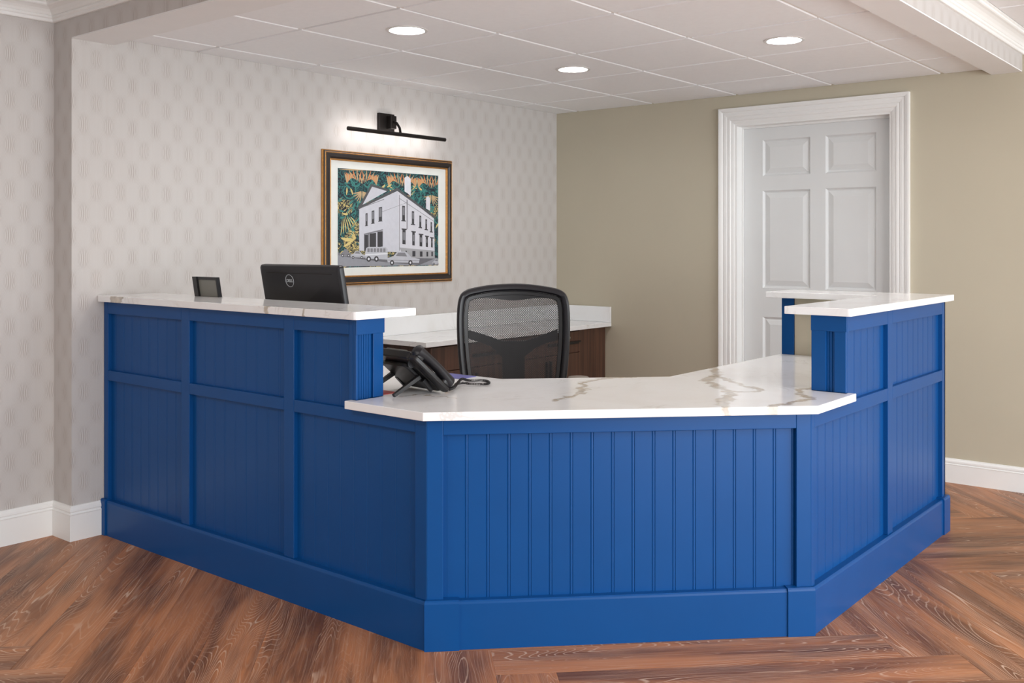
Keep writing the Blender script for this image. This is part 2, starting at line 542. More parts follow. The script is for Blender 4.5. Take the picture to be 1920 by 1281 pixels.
# casing profile: t across the face from the opening outwards, h proud of the wall
def cas(name, pts):
    MB().loft(pts).build(name, M['white'], door)
xl, xr, zt = dl(1.392), dl(2.362), 2.050
L0 = [(xl-t, -h, 0) for t, h in CA]; L1 = [(xl-t, -h, zt+t) for t, h in CA]
R1 = [(xr+t, -h, zt+t) for t, h in CA]; R0 = [(xr+t, -h, 0) for t, h in CA]
cas('casing', [L0, L1]); cas('casing', [L1, R1]); cas('casing', [R1, R0])
MB().box(xl, xl+.014, .0, .13, 0, zt).box(xr-.014, xr, .0, .13, 0, zt).box(xl+.014, xr-.014, .0, .13, zt-.014, zt).build('jamb', M['white'], door)
MB().box(xl+.014, xl+.026, .066, .078, 0, zt-.014).box(xr-.026, xr-.014, .066, .078, 0, zt-.014).box(xl+.026, xr-.026, .066, .078, zt-.026, zt-.014).build('door_stop', M['white'], door)
YD = .080
# slab built as stiles and rails round six raised panels
px = [(dl(1.542), dl(1.849)), (dl(1.944), dl(2.245))]
pz = [(.22, .845), (1.025, 1.632), (1.722, 1.948)]
xs0, xs1 = xl+.016, xr-.016
sl = MB()
sl.box(xs0, px[0][0], YD, YD+.04, .006, 2.034)
sl.box(px[0][1], px[1][0], YD, YD+.04, .006, 2.034)
sl.box(px[1][1], xs1, YD, YD+.04, .006, 2.034)
zz = [.006]+[q for p in pz for q in p]+[2.034]
for a, b in px:
    for k in range(0, len(zz), 2):
        sl.box(a, b, YD, YD+.04, zz[k], zz[k+1])
slab = sl.build('door_slab', M['doorwhite'], door)
for a, b in px:
    for c, d in pz:
        def rg(i, y): return [(a+i, y, c+i), (b-i, y, c+i), (b-i, y, d-i), (a+i, y, d-i)]
        MB().loft([rg(0, YD+.001), rg(.004, YD+.006), rg(.010, YD+.013), rg(.016, YD+.014), rg(.020, YD+.012), rg(.046, YD+.004), rg(.048, YD+.0035)], caps=False).add(rg(.048, YD+.0035), [(0, 1, 2, 3)]).build('panel', M['doorwhite'], slab)

# ------------------------------------------------------------------ reception desk
desk = empty('reception_desk', (1.9, -2.9, 0),
             label='royal blue panelled reception desk with angled front corner and beadboard faces', cat='desk')
DX, DY = 1.9, -2.9
def frame_T(ox, oy, dx, dy):
    nx, ny = dy, -dx           # outward normal
    def T(s, z, d): return (ox+dx*s+nx*d-DX, oy+dy*s+ny*d-DY, z)
    return T
FL = frame_T(0, -3.408, 1, 0)
FF = frame_T(2.015, -3.408, RT, RT)
FR = frame_T(2.918, -2.505, 0, 1)
LLEN, FLEN, RLEN = 2.015, 1.277, 1.530
REC = -.018
BLUE = M['blue']
def sbox(T, s0, s1, z0, z1, d0, d1, name, par=desk, bevel=.0018):
    mb = MB()
    vs = [T(s, z, d) for d in (d0, d1) for z in (z0, z1) for s in (s0, s1)]
    mb.add(vs, [(0, 2, 3, 1), (4, 5, 7, 6), (0, 1, 5, 4), (2, 6, 7, 3), (0, 4, 6, 2), (1, 3, 7, 5)])
    return mb.build(name, BLUE, par, bevel=bevel)
def beadboard(T, s0, s1, z0, z1, phase, g=.22):
    """strips of beaded board, one piece each"""
    w = .0685
    k = math.floor((s0-phase)/w)
    while phase+k*w < s1-1e-4:
        a, b = max(s0, phase+k*w), min(s1, phase+(k+1)*w)
        k += 1
        if b-a < .004: continue
        prof = [(a, REC-.010), (a, REC-.0005*g)]
        e = a
        if b-a > .03:
            prof += [(a+.0008, REC), (b-.0115, REC), (b-.0104, REC-.0028*g), (b-.0092, REC-.0022*g), (b-.0070, REC), (b-.0045, REC), (b-.0022, REC-.0008*g), (b-.0010, REC-.0026*g), (b, REC-.0026*g)]
        else:
            prof += [(b, REC)]
        prof += [(b, REC-.010)]
        mb = MB()
        mb.loft([[T(s, z0, d) for s, d in prof], [T(s, z1, d) for s, d in prof]])
        mb.build('beadboard_strip', BLUE, desk)
ZB, ZM0, ZM1, ZK, ZU0, ZU1 = .156, .690, .7345, .737, .988, 1.042
# low body behind the faces, mitred (thin wall)
def wallring(off): # polyline of desk outer line offset inward
    o = off
    return [(0.003, -3.408+o), (2.015-.414*o, -3.408+o), (2.918-o, -2.505+.414*o), (2.918-o, -.975)]
a_, b_ = wallring(.029), wallring(.128)
pl = [(x-DX, y-DY) for x, y in a_]+[(x-DX, y-DY) for x, y in b_[::-1]]
MB().prism(pl, .0, ZM1, ident).build('core_wall', BLUE, desk)
# upper pony walls
MB().prism([(x-DX, y-DY) for x, y in [(.003, -3.379), (1.664, -3.379), (1.664, -3.296), (.003, -3.296)]], ZM1, ZU1, ident).build('pony_wall', BLUE, desk)
MB().prism([(x-DX, y-DY) for x, y in [(2.804, -2.178), (2.889, -2.178), (2.889, -.99), (2.804, -.99)]], ZM1, ZU1, ident).build('pony_wall', BLUE, desk)
MB().prism([(x-DX, y-DY) for x, y in [(2.268, -1.125), (2.79, -1.125), (2.79, -.99), (2.268, -.99)]], 0, ZU1, ident).build('return_wall', M['beige'], desk, label='beige painted inner return wall')
MB().prism([(x-DX, y-DY) for x, y in [(2.790, -2.178), (2.8035, -2.178), (2.8035, -1.1255), (2.790, -1.1255)]], ZK+.028, ZU1, ident).build('inner_lining', M['beige'], desk, label='beige painted inner lining')
MB().prism([(x-DX, y-DY) for x, y in [(.003, -3.2955), (1.664, -3.2955), (1.664, -3.282), (.003, -3.282)]], ZK+.028, ZU1, ident).build('inner_lining', M['beige'], desk, label='beige painted inner lining')
MB().prism([(x-DX, y-DY) for x, y in [(2.205, -1.133), (2.267, -1.133), (2.267, -.985), (2.205, -.985)]], 0, ZU1, ident).build('end_board', BLUE, desk, bevel=.002)
# faces ---- left
def stile(T, s0, s1, z0, z1, d=0, name='stile'): return sbox(T, s0, s1, z0, z1, REC-.010, d, name)
def rail(T, s0, s1, z0, z1, d=-.0004, name='rail'): return sbox(T, s0, s1, z0, z1, REC-.010, d, name)
stile(FL, .003, .037, ZB, ZU1); stile(FL, .620, .676, ZB, ZU1); stile(FL, 1.288, 1.345, ZB, ZU1)
stile(FL, 1.644, 1.6638, ZM1, ZU1); stile(FL, 1.963, 2.0145, ZB, ZM1)
for a, b in ((.037, .620), (.676, 1.288), (1.345, 1.644)):
    rail(FL, a, b, ZU0, ZU1); beadboard(FL, a, b, ZM1, ZU0, .012)
for a, b in ((.037, .620), (.676, 1.288), (1.345, 1.963)):
    rail(FL, a, b, ZM0, ZM1); beadboard(FL, a, b, ZB, ZM0, .012)
# front
stile(FF, .0004, .053, ZB, ZM1, name='corner_post'); stile(FF, 1.226, 1.2766, ZB, ZM1, name='corner_post')
rail(FF, .053, 1.226, .686, ZM1); beadboard(FF, .053, 1.226, ZB, .686, .066, .75)
# right: s runs from the front corner to the rear
yR = lambda y: y+2.505
stile(FR, .0004, .030, ZB, ZM1); stile(FR, yR(-1.746), yR(-1.690), ZB, ZU1); stile(FR, yR(-1.020), yR(-.975), ZB, ZU1)
stile(FR, yR(-2.1788), yR(-2.160), ZM1, ZU1)
for a, b in ((.030, yR(-1.746)), (yR(-1.690), yR(-1.020))):
    rail(FR, a, b, ZM0-.006, ZM1-.002); beadboard(FR, a, b, ZB, ZM0-.006, .034)
for a, b in ((yR(-2.160), yR(-1.746)), (yR(-1.690), yR(-1.020))):
    rail(FR, a, b, ZU0-.004, ZU1); beadboard(FR, a, b, ZM1-.002, ZU0-.004, .034)
# exposed end of the right pony wall (rear) and ends over the worktop
FE = frame_T(1.664, -3.408, 0, 1)      # end of left pony wall, outward +x
def erect(T, W, z0, z1, zr, s_l, s_r, grooves):
    sbox(T, .0004, s_l, z0, z1, .0003, .016, 'stile'); sbox(T, s_r, W, z0, z1, .0003, .016, 'stile')
    sbox(T, -.0002, W+.004, zr, z1, .0161, .0185, 'rail')
    sbox(T, s_l, s_r, zr, z1, .0003, .0155, 'rail')
    mb = MB()
    prof = [(s_l, .0003), (s_l, .006)]
    s = s_l+.010
    while s < s_r-.006:
        prof += [(s-.0015, .006), (s, .003), (s+.0015, .006)]; s += .011
    prof += [(s_r, .006), (s_r, .0003)]
    mb.loft([[T(s, z0, d) for s, d in prof], [T(s, zr, d) for s, d in prof]])
    mb.build('recessed_panel', BLUE, desk)
erect(FE, .128, ZK+.0285, ZU1-.0005, ZU0, .012, .080, 5)
FP = frame_T(2.790, -2.179, 1, 0)      # end of right pony wall, faces the front
erect(FP, .128, ZK+.0285, ZU1-.0005, ZU0-.004, .055, .086, 3)
# skirting boards with bevelled top
def skirt(T, s0, s1, m0, m1, d, name='base_board', h=ZB):
    pr = [(REC-.010, 0), (d, 0), (d, h-.010), (d-.002, h-.004), (d-.006, h), (REC-.010, h)]
    r0 = [T(s0-m0*max(q, 0), z, q) for q, z in pr]
    r1 = [T(s1+m1*max(q, 0), z, q) for q, z in pr]
    return MB().loft([r0, r1]).build(name, BLUE, desk)
skirt(FL, .004, LLEN, 0, .414, .012)
skirt(FF, 0.0, FLEN, .414, .414, .012)
skirt(FR, 0.0, RLEN, .414, 0, .012)
skirt(FF, 0.0, .104, .414, 0, .018, 'plinth_block', ZB+.004)
skirt(FF, 1.191, FLEN, 0, .414, .018, 'plinth_block', ZB+.004)
skirt(FR, yR(-1.050), RLEN+.012, 0, 0, .018, 'plinth_block', ZB+.006)
skirt(FL, .0035, .042, 0, 0, .018, 'plinth_block', ZB+.004)
# blank rear cheek of the right wing
sbox(frame_T(2.918, -.975, -1, 0), 0, .71, 0, ZU1, -.013, 0, 'end_cheek')
# pedestal drawers below the inner worktop
for (x0, x1, y0, y1) in ((.02, .46, -3.27, -2.72), (2.24, 2.78, -1.75, -1.14)):
    MB().box(x0-DX, x1-DX, y0-DY, y1-DY, .0, .7365).build('pedestal', M['laminate'], desk)

# quartz tops
def slab_top(name, poly, z0, z1, mat, label, rnd={}):
    pts = []
    n = len(poly)
    for i, p in enumerate(poly):
        if i in rnd:
            r = rnd[i]; P = Vector(p); a = (Vector(poly[i-1])-P).normalized(); b = (Vector(poly[(i+1) % n])-P).normalized()
            for k in range(5):
                t = k/4; q0 = P+a*r; q1 = P+b*r
                pts.append(tuple(q0*(1-t)**2+P*2*t*(1-t)+q1*t*t))
        else: pts.append(p)
    o = MB().prism(pts, z0, z1, ident).build(name, mat, bevel=.002, seg=2)
    return tag(o, label, 'countertop')
slab_top('worktop', [(1.655, -3.438), (2.0276, -3.438), (2.948, -2.5175), (2.948, -2.172), (2.9185, -2.172), (2.9185, -2.1975), (2.789, -2.1975),
                     (2.789, -1.134), (2.20, -1.134), (2.20, -2.20), (1.72, -2.68), (.003, -2.68), (.003, -3.2815), (1.6825, -3.2815), (1.6825, -3.4085), (1.655, -3.4085)],
         ZK, ZK+.028, M['quartz_veined'], 'low white quartz worktop with bold grey veins on the blue desk, holding the phone')
slab_top('transaction_counter', [(.003, -3.438), (1.712, -3.438), (1.712, -3.150), (.003, -3.150)], ZU1, ZU1+.028, M['quartz'],
         'raised white quartz ledge on the left wing of the desk, in front of the monitor', {1: .022})
slab_top('transaction_counter', [(2.700, -2.226), (2.948, -2.226), (2.948, -.945), (2.170, -.945), (2.170, -1.235), (2.700, -1.235)], ZU1, ZU1+.028, M['quartz'],
         'raised L-shaped white quartz ledge on the right wing of the desk, before the door', {1: .012})
for o in [q for q in COL.objects if q.name.startswith('transaction_counter')]:
    o['group'] = 'raised quartz ledges'

# ------------------------------------------------------------------ credenza behind the desk
zc = .734
def cab(y0, y1, label):
    t = empty('base_cabinet', (.215, (y0+y1)/2, 0), label=label, cat='cabinet', group='dark wood base cabinets along the papered wall')
    h = (y1-y0)/2-.0015
    L = M['laminate']
    MB().box(-.213, .195, -h, h, .08, zc-.0005).build('body', L, t)
    MB().box(-.21, .16, -h, h, 0, .08).build('toe_kick', M['black'], t)
    d = MB().box(.1955, .215, -h+.002, h-.002, .585, zc-.012).build('drawer', L, t, bevel=.001)
    MB().lathe([(.0001, 0), (.009, 0), (.010, .002), (.008, .004), (.0001, .0042)], (.2152, h-.12, .684), 'x', 16).build('lock', M['chrome'], d, smooth=True, label='small chrome cam lock')
    MB().box(.2152, .236, h-.36, h-.016, .652, .660).box(.2152, .220, h-.36, h-.016, .640, .652).build('handle', M['black'], d, bevel=.001)
    for a, b in ((-h+.002, -.0015), (.0015, h-.002)):
        dr = MB().box(.1955, .215, a, b, .084, .581).build('door', L, t, bevel=.001)
        s = 1 if a < -.01 else -1
        yy = (b-.02) if s > 0 else (a+.02)
        MB().box(.2152, .232, yy-.004, yy+.004, .40, .55).build('handle', M['black'], dr, bevel=.001)
    return t
cab(-1.030, -.315, 'dark wood base cabinet at the far right, seen right of the chair back')
cab(-1.745, -1.034, 'dark wood base cabinet between the phone and the chair back')
t = empty('filler_panel', (.215, -.158, 0), label='plain dark wood filler panel between the cabinets and the beige wall', cat='panel')
MB().box(-.21, .205, -.153, .153, 0, zc-.0005).build('filler_board', M['laminate'], t)
t['kind'] = 'structure'
del t['kind']
e = empty('credenza_worktop', (.235, -.92, 0), label='white quartz worktop with upstand on the dark wood cabinets', cat='countertop')
MB().box(-.233, .235, -.90, .918, zc, zc+.028).build('slab', M['quartz'], e, bevel=.0015)
MB().box(-.233, -.213, -.90, .918, zc+.0285, .868).build('upstand', M['quartz'], e, bevel=.0015)
MB().box(-.2125, .235, .898, .918, zc+.0285, .868).build('upstand', M['quartz'], e, bevel=.0015)

# ------------------------------------------------------------------ ceiling lights
def downlight(x, y, lab):
    t = empty('recessed_downlight', (x, y, ZT), label=lab, cat='ceiling light', group='recessed downlights in the alcove ceiling')
    MB().loft([[(r*math.cos(2*PI*k/40), r*math.sin(2*PI*k/40), z) for k in range(40)] for r, z in
               ((.092, -.0004), (.092, -.003), (.089, -.0045), (.078, -.0045), (.0755, -.002), (.0755, .018))], caps=False).build('trim_ring', M['trimring'], t, smooth=True)
    MB().lathe([(.0001, .010), (.075, .010), (.0752, .012), (.0001, .012)], (0, 0, 0), 'z', 40).build('lens', M['lens'], t)
    return t
M['trimring'] = simple('satin_trim_ring', lin(225, 222, 220), .35, metal=.2)
downlight(*LAMPS[0], 'lit round downlight nearest the picture lamp, leftmost in the tiled ceiling')
downlight(*LAMPS[1], 'lit round downlight above and left of the white door')
downlight(*LAMPS[2], 'lit round downlight in the middle, above the office chair')

# ------------------------------------------------------------------ framed picture
AY0, AY1, AZ0, AZ1 = -2.160, -1.118, 1.066, 1.820
pic = empty('framed_picture', (0, (AY0+AY1)/2, 1.443), label='black and gold framed picture of a white building with parked cars', cat='picture')
PC = ((AY0+AY1)/2, 1.443)
def PT(y, z, d): return (d, y-PC[0], z-PC[1])
# moulding profile: t inward from outer edge, d out from wall, split into gold / dark / gold bands
def band(prof, mat, name):
    cs = [(AY0, AZ0, 1, 1), (AY1, AZ0, -1, 1), (AY1, AZ1, -1, -1), (AY0, AZ1, 1, -1)]
    rings = [[PT(y+sy*t, z+sz*t, d) for t, d in prof] for y, z, sy, sz in cs]
    MB().loft(rings, True, True).build(name, mat, pic)
band([(0, .002), (0, .012), (.004, .016), (.007, .014), (.007, .002)], M['gold'], 'outer_fillet')
band([(.0072, .002), (.0072, .020), (.011, .0215), (.011, .002)], M['frame'], 'outer_band')
band([(.0112, .002), (.0112, .022), (.014, .026), (.017, .025), (.017, .002)], M['gold'], 'middle_fillet')
band([(.0172, .002), (.0172, .026), (.022, .030), (.038, .030), (.046, .025), (.048, .021), (.048, .002)], M['frame'], 'main_moulding')
band([(.0482, .002), (.0482, .021), (.052, .022), (.056, .018), (.056, .002)], M['gold'], 'inner_fillet')
MB().box(.002, .009, AY0+.056-PC[0], AY1-.056-PC[0], AZ0+.056-PC[1], AZ1-.056-PC[1]).build('mat_board', M['mat'], pic)

def art_back():
    m = NT('teal_gold_scroll_print')
    p = m.obj()
    _, nc = m.noise(p, 7, 2, .5)
    q = m.vmath('ADD', p, m.vmath('SCALE', m.vmath('SUBTRACT', nc, (.5, .5, .5)), scale=.12))
    x, y, z = m.sep(q)
    ya = m.math('PINGPONG', y, .13)                     # mirrored repeat of the foliage
    v = m.comb(0., ya, z)
    w1 = m.n('ShaderNodeTexWave', wave_type='RINGS', rings_direction='X'); m.l(v, w1.inputs['Vector'])
    w1.inputs['Scale'].default_value = 16; w1.inputs['Distortion'].default_value = 9; w1.inputs['Detail'].default_value = 2; w1.inputs['Detail Scale'].default_value = 6
    f = w1.outputs['Fac']
    n2, _ = m.noise(v, 42, 2, .5, 1.5)
    n3, _ = m.noise(v, 9, 1)
    teal = m.mix(m.mapr(n2, .4, .6), lin(26, 84, 88), lin(52, 128, 124))
    navy = lin(24, 26, 42)
    c = m.mix(m.mapr(f, .45, .60, 0, 1, True), navy, teal)
    px_, py_, pz_ = m.sep(p)
    top = m.mapr(pz_, .10, .22)
    gold = m.mix(top, lin(214, 192, 122), lin(212, 142, 92))
    sel = m.math('MULTIPLY', m.mapr(n3, .50, .58, 0, 1, True), m.mapr(f, .62, .80, 0, 1, True))
    c = m.mix(sel, c, gold)
    ln = m.mapr(m.math('ABSOLUTE', m.math('SUBTRACT', n2, .5)), .0, .035, 1, 0)
    c = m.mix(m.math('MULTIPLY', ln, .8), c, navy)
    m.base(c); m.b.inputs['Roughness'].default_value = .5
    return m.mat
M['a_back'] = art_back()
AC = {'street': (150, 152, 160), 'lightwall': (206, 207, 216), 'sidewall': (214, 214, 222), 'found': (168, 168, 172), 'chimney': (222, 222, 230),
      'eave': (84, 84, 88), 'line': (120, 120, 126), 'dark': (62, 62, 66), 'mid': (132, 132, 138), 'car': (190, 192, 200), 'white': (226, 228, 234), 'shadow': (110, 110, 116),
      'teal2': (62, 132, 126), 'gold': (216, 196, 128), 'orange': (214, 142, 92), 'tan': (196, 168, 128)}
order = list(AC)
mats = [M['a_back']]
for k in order: mats.append(simple('print_ink_'+k, lin(*AC[k]), .5, noise_amp=.03, nscale=50))
ART = [
('street',[(-2.049,1.239),(-1.8685,1.2255),(-1.2448,1.2127),(-1.2448,1.1708),(-2.049,1.1727)]),
('lightwall',[(-1.8906,1.4976),(-1.5896,1.6135),(-1.5725,1.2503),(-1.8906,1.2612)]),
('sidewall',[(-1.5896,1.6135),(-1.5759,1.6141),(-1.2791,1.4566),(-1.2698,1.2085),(-1.5742,1.2503)]),
('found',[(-1.5725,1.278),(-1.2717,1.2579),(-1.2698,1.2085),(-1.5381,1.219)]),
('lightwall',[(-1.8804,1.5156),(-1.7967,1.6348),(-1.6697,1.6102)]),
('chimney',[(-1.5312,1.6935),(-1.5078,1.7071),(-1.4789,1.6899),(-1.4789,1.5856),(-1.5034,1.6015),(-1.5312,1.6128)]),
('chimney',[(-1.3478,1.5823),(-1.3296,1.5925),(-1.3131,1.5803),(-1.3131,1.5025),(-1.3478,1.5156)]),
('eave',[(-1.8984,1.5062),(-1.5896,1.6332),(-1.5896,1.6147),(-1.8984,1.4944)]),
('eave',[(-1.5998,1.6364),(-1.2624,1.4666),(-1.2671,1.4549),(-1.5939,1.6146)]),
('eave',[(-1.8984,1.5062),(-1.7983,1.6449),(-1.7887,1.634),(-1.8701,1.5159)]),
('eave',[(-1.7983,1.6449),(-1.6571,1.618),(-1.6672,1.6072),(-1.7951,1.6301)]),
('line',[(-1.8685,1.5094),(-1.6971,1.5617),(-1.6971,1.5581),(-1.8685,1.5059)]),
('line',[(-1.5768,1.5894),(-1.5725,1.5895),(-1.5708,1.2595),(-1.5751,1.2595)]),
('line',[(-1.5139,1.5669),(-1.506,1.5628),(-1.5069,1.3867),(-1.5139,1.3866)]),
('line',[(-1.5725,1.571),(-1.2791,1.4406),(-1.2791,1.4374),(-1.5725,1.5679)]),
('line',[(-1.7153,1.4872),(-1.5208,1.5449),(-1.5208,1.5431),(-1.7153,1.4854)]),
('dark',[(-1.8424,1.4733),(-1.8272,1.4772),(-1.8272,1.4069),(-1.8424,1.4031)]),
('mid',[(-1.8384,1.4674),(-1.8312,1.47),(-1.8312,1.4307),(-1.8384,1.4282)]),
('dark',[(-1.8464,1.4042),(-1.824,1.407),(-1.824,1.4034),(-1.8464,1.4007)]),
('dark',[(-1.7951,1.4894),(-1.7749,1.4935),(-1.7749,1.4209),(-1.7951,1.417)]),
('mid',[(-1.7911,1.4835),(-1.779,1.4862),(-1.779,1.4448),(-1.7911,1.4422)]),
('dark',[(-1.7992,1.4181),(-1.7717,1.4209),(-1.7717,1.4173),(-1.7992,1.4145)]),
('dark',[(-1.7399,1.5113),(-1.7136,1.5157),(-1.7136,1.4346),(-1.7399,1.4305)]),
('mid',[(-1.7358,1.5054),(-1.7177,1.5083),(-1.7177,1.4587),(-1.7358,1.4559)]),
('dark',[(-1.744,1.4316),(-1.7103,1.4347),(-1.7103,1.431),(-1.744,1.428)]),
('dark',[(-1.5511,1.5279),(-1.5277,1.5261),(-1.5277,1.4392),(-1.5511,1.4413)]),
('mid',[(-1.5468,1.5187),(-1.5312,1.5173),(-1.5312,1.4702),(-1.5468,1.4717)]),
('dark',[(-1.5579,1.4411),(-1.5208,1.4393),(-1.5208,1.4331),(-1.5579,1.435)]),
('dark',[(-1.4702,1.4978),(-1.4508,1.4958),(-1.4508,1.4187),(-1.4702,1.4209)]),
('mid',[(-1.4658,1.4885),(-1.4543,1.4869),(-1.4543,1.45),(-1.4658,1.4516)]),
('dark',[(-1.4772,1.4208),(-1.4437,1.4188),(-1.4437,1.4125),(-1.4772,1.4145)]),
('dark',[(-1.4063,1.4723),(-1.3902,1.4702),(-1.3902,1.4007),(-1.4063,1.403)]),
('mid',[(-1.4018,1.463),(-1.3938,1.4613),(-1.3938,1.4322),(-1.4018,1.434)]),
('dark',[(-1.4135,1.4029),(-1.383,1.4008),(-1.383,1.3944),(-1.4135,1.3966)]),
('dark',[(-1.3541,1.4513),(-1.3396,1.449),(-1.3396,1.3886),(-1.3541,1.391)]),
('mid',[(-1.3496,1.4419),(-1.3432,1.4401),(-1.3432,1.4204),(-1.3496,1.4222)]),
('dark',[(-1.3614,1.3909),(-1.3323,1.3887),(-1.3323,1.3823),(-1.3614,1.3846)]),
('dark',[(-1.3085,1.4349),(-1.2957,1.4326),(-1.2957,1.375),(-1.3085,1.3775)]),
('mid',[(-1.304,1.4254),(-1.2994,1.4236),(-1.2994,1.407),(-1.304,1.4088)]),
('dark',[(-1.3159,1.3774),(-1.2883,1.3751),(-1.2883,1.3687),(-1.3159,1.371)]),
('dark',[(-1.5493,1.385),(-1.5225,1.3834),(-1.5225,1.2965),(-1.5493,1.2984)]),
('mid',[(-1.5442,1.3702),(-1.5269,1.3685),(-1.5269,1.3213),(-1.5442,1.3231)]),
('dark',[(-1.5562,1.3923),(-1.5139,1.3897),(-1.5139,1.3823),(-1.5562,1.3849)]),
('dark',[(-1.4666,1.3703),(-1.4455,1.3686),(-1.4455,1.2902),(-1.4666,1.2921)]),
('mid',[(-1.4613,1.3553),(-1.4499,1.3535),(-1.4499,1.3153),(-1.4613,1.3171)]),
('dark',[(-1.4737,1.3777),(-1.4366,1.375),(-1.4366,1.3674),(-1.4737,1.3702)]),
('dark',[(-1.4045,1.3551),(-1.3812,1.3534),(-1.3812,1.2838),(-1.4045,1.2857)]),
('mid',[(-1.3992,1.34),(-1.3857,1.3382),(-1.3857,1.3091),(-1.3992,1.311)]),
('dark',[(-1.4117,1.3626),(-1.3722,1.3597),(-1.3722,1.3521),(-1.4117,1.355)]),
('dark',[(-1.3505,1.344),(-1.3323,1.3422),(-1.3323,1.2805),(-1.3505,1.2824)]),
('mid',[(-1.345,1.3288),(-1.3369,1.3269),(-1.3369,1.3059),(-1.345,1.3078)]),
('dark',[(-1.3577,1.3516),(-1.3232,1.3487),(-1.3232,1.341),(-1.3577,1.344)]),
('dark',[(-1.3049,1.3347),(-1.2902,1.3329),(-1.2902,1.2772),(-1.3049,1.2791)]),
('mid',[(-1.2994,1.3194),(-1.2948,1.3175),(-1.2948,1.3028),(-1.2994,1.3047)]),
('dark',[(-1.3122,1.3423),(-1.2809,1.3393),(-1.2809,1.3316),(-1.3122,1.3347)]),
('dark',[(-1.5251,1.2592),(-1.5121,1.2592),(-1.5121,1.2499),(-1.5251,1.2499)]),
('dark',[(-1.4658,1.2571),(-1.4401,1.2569),(-1.4401,1.2243),(-1.4658,1.2245)]),
('dark',[(-1.4018,1.2542),(-1.3794,1.254),(-1.3794,1.2224),(-1.4018,1.2226)]),
('dark',[(-1.345,1.2519),(-1.3296,1.2518),(-1.3296,1.2232),(-1.345,1.2233)]),
('dark',[(-1.3021,1.2517),(-1.2883,1.2516),(-1.2883,1.2241),(-1.3021,1.2242)]),
('mid',[(-1.8559,1.3578),(-1.7087,1.3856),(-1.707,1.3784),(-1.8559,1.3495)]),
('dark',[(-1.8527,1.3507),(-1.8232,1.3533),(-1.8232,1.2608),(-1.8527,1.2586)]),
('dark',[(-1.8128,1.3587),(-1.7611,1.364),(-1.7611,1.2756),(-1.8128,1.2709)]),
('dark',[(-1.7505,1.3701),(-1.7087,1.3741),(-1.7087,1.2845),(-1.7505,1.2809)]),
('line',[(-1.824,1.3604),(-1.816,1.3617),(-1.816,1.2757),(-1.824,1.2698)]),
('shadow',[(-2.0307,1.233),(-1.2698,1.2098),(-1.4063,1.1722),(-1.6571,1.1898),(-1.8685,1.2119)]),
('mid',[(-2.049,1.2442),(-2.049,1.2469),(-2.0459,1.2534),(-2.0387,1.2533),(-2.034,1.2455),(-2.027,1.243),(-2.0275,1.2375),(-2.049,1.2386)]),
('mid',[(-2.0473,1.2473),(-2.0451,1.2521),(-2.0395,1.252),(-2.0376,1.2466)]),
('line',[(-2.049,1.242),(-2.027,1.241),(-2.027,1.2404),(-2.049,1.2414)]),
('dark',[(-2.0465,1.238),(-2.0473,1.2359),(-2.049,1.2345),(-2.049,1.2345),(-2.049,1.2359),(-2.049,1.2381),(-2.049,1.2403),(-2.049,1.2416),(-2.049,1.2416),(-2.0473,1.2402)]),
('white',[(-2.0487,1.238),(-2.049,1.2369),(-2.049,1.2364),(-2.049,1.2369),(-2.049,1.2381),(-2.049,1.2392),(-2.049,1.2397),(-2.049,1.2392)]),
('dark',[(-2.0309,1.2379),(-2.0317,1.2357),(-2.0336,1.2344),(-2.036,1.2344),(-2.0379,1.2358),(-2.0387,1.238),(-2.0379,1.2401),(-2.036,1.2415),(-2.0336,1.2414),(-2.0317,1.2401)]),
('white',[(-2.0331,1.2379),(-2.0336,1.2367),(-2.0348,1.2362),(-2.036,1.2367),(-2.0365,1.2379),(-2.036,1.2391),(-2.0348,1.2396),(-2.0336,1.2391)]),
('mid',[(-2.027,1.2489),(-2.0114,1.2553),(-2.002,1.2705),(-1.9815,1.2704),(-1.9681,1.252),(-1.9482,1.2461),(-1.9498,1.233),(-2.0246,1.2358)]),
('mid',[(-2.0059,1.2562),(-1.9996,1.2675),(-1.9839,1.2674),(-1.9784,1.2547)]),
('line',[(-2.027,1.2437),(-1.9482,1.2413),(-1.9482,1.24),(-2.027,1.2424)]),
('dark',[(-2.0054,1.2343),(-2.0071,1.2292),(-2.0117,1.2261),(-2.0173,1.2262),(-2.0218,1.2294),(-2.0236,1.2345),(-2.0218,1.2396),(-2.0173,1.2427),(-2.0117,1.2427),(-2.0071,1.2395)]),
('white',[(-2.0105,1.2344),(-2.0117,1.2316),(-2.0145,1.2305),(-2.0173,1.2317),(-2.0185,1.2345),(-2.0173,1.2372),(-2.0145,1.2384),(-2.0117,1.2372)]),
('dark',[(-1.9612,1.2339),(-1.963,1.2288),(-1.9676,1.2257),(-1.9733,1.2257),(-1.9779,1.2289),(-1.9797,1.2341),(-1.9779,1.2392),(-1.9733,1.2424),(-1.9676,1.2423),(-1.963,1.2391)]),
('white',[(-1.9664,1.234),(-1.9676,1.2312),(-1.9705,1.2301),(-1.9733,1.2313),(-1.9745,1.2341),(-1.9733,1.2368),(-1.9705,1.238),(-1.9676,1.2368)]),
('car',[(-1.956,1.2381),(-1.9328,1.2445),(-1.9188,1.2596),(-1.8882,1.2594),(-1.8682,1.2409),(-1.8384,1.2349),(-1.8408,1.2217),(-1.9525,1.2251)]),
('mid',[(-1.9246,1.2453),(-1.9153,1.2565),(-1.8918,1.2564),(-1.8835,1.2436)]),
('line',[(-1.956,1.2329),(-1.8384,1.2301),(-1.8384,1.2288),(-1.956,1.2316)]),
('dark',[(-1.9282,1.2235),(-1.93,1.2185),(-1.9346,1.2153),(-1.9402,1.2154),(-1.9448,1.2186),(-1.9466,1.2237),(-1.9448,1.2288),(-1.9402,1.2319),(-1.9346,1.2319),(-1.93,1.2287)]),
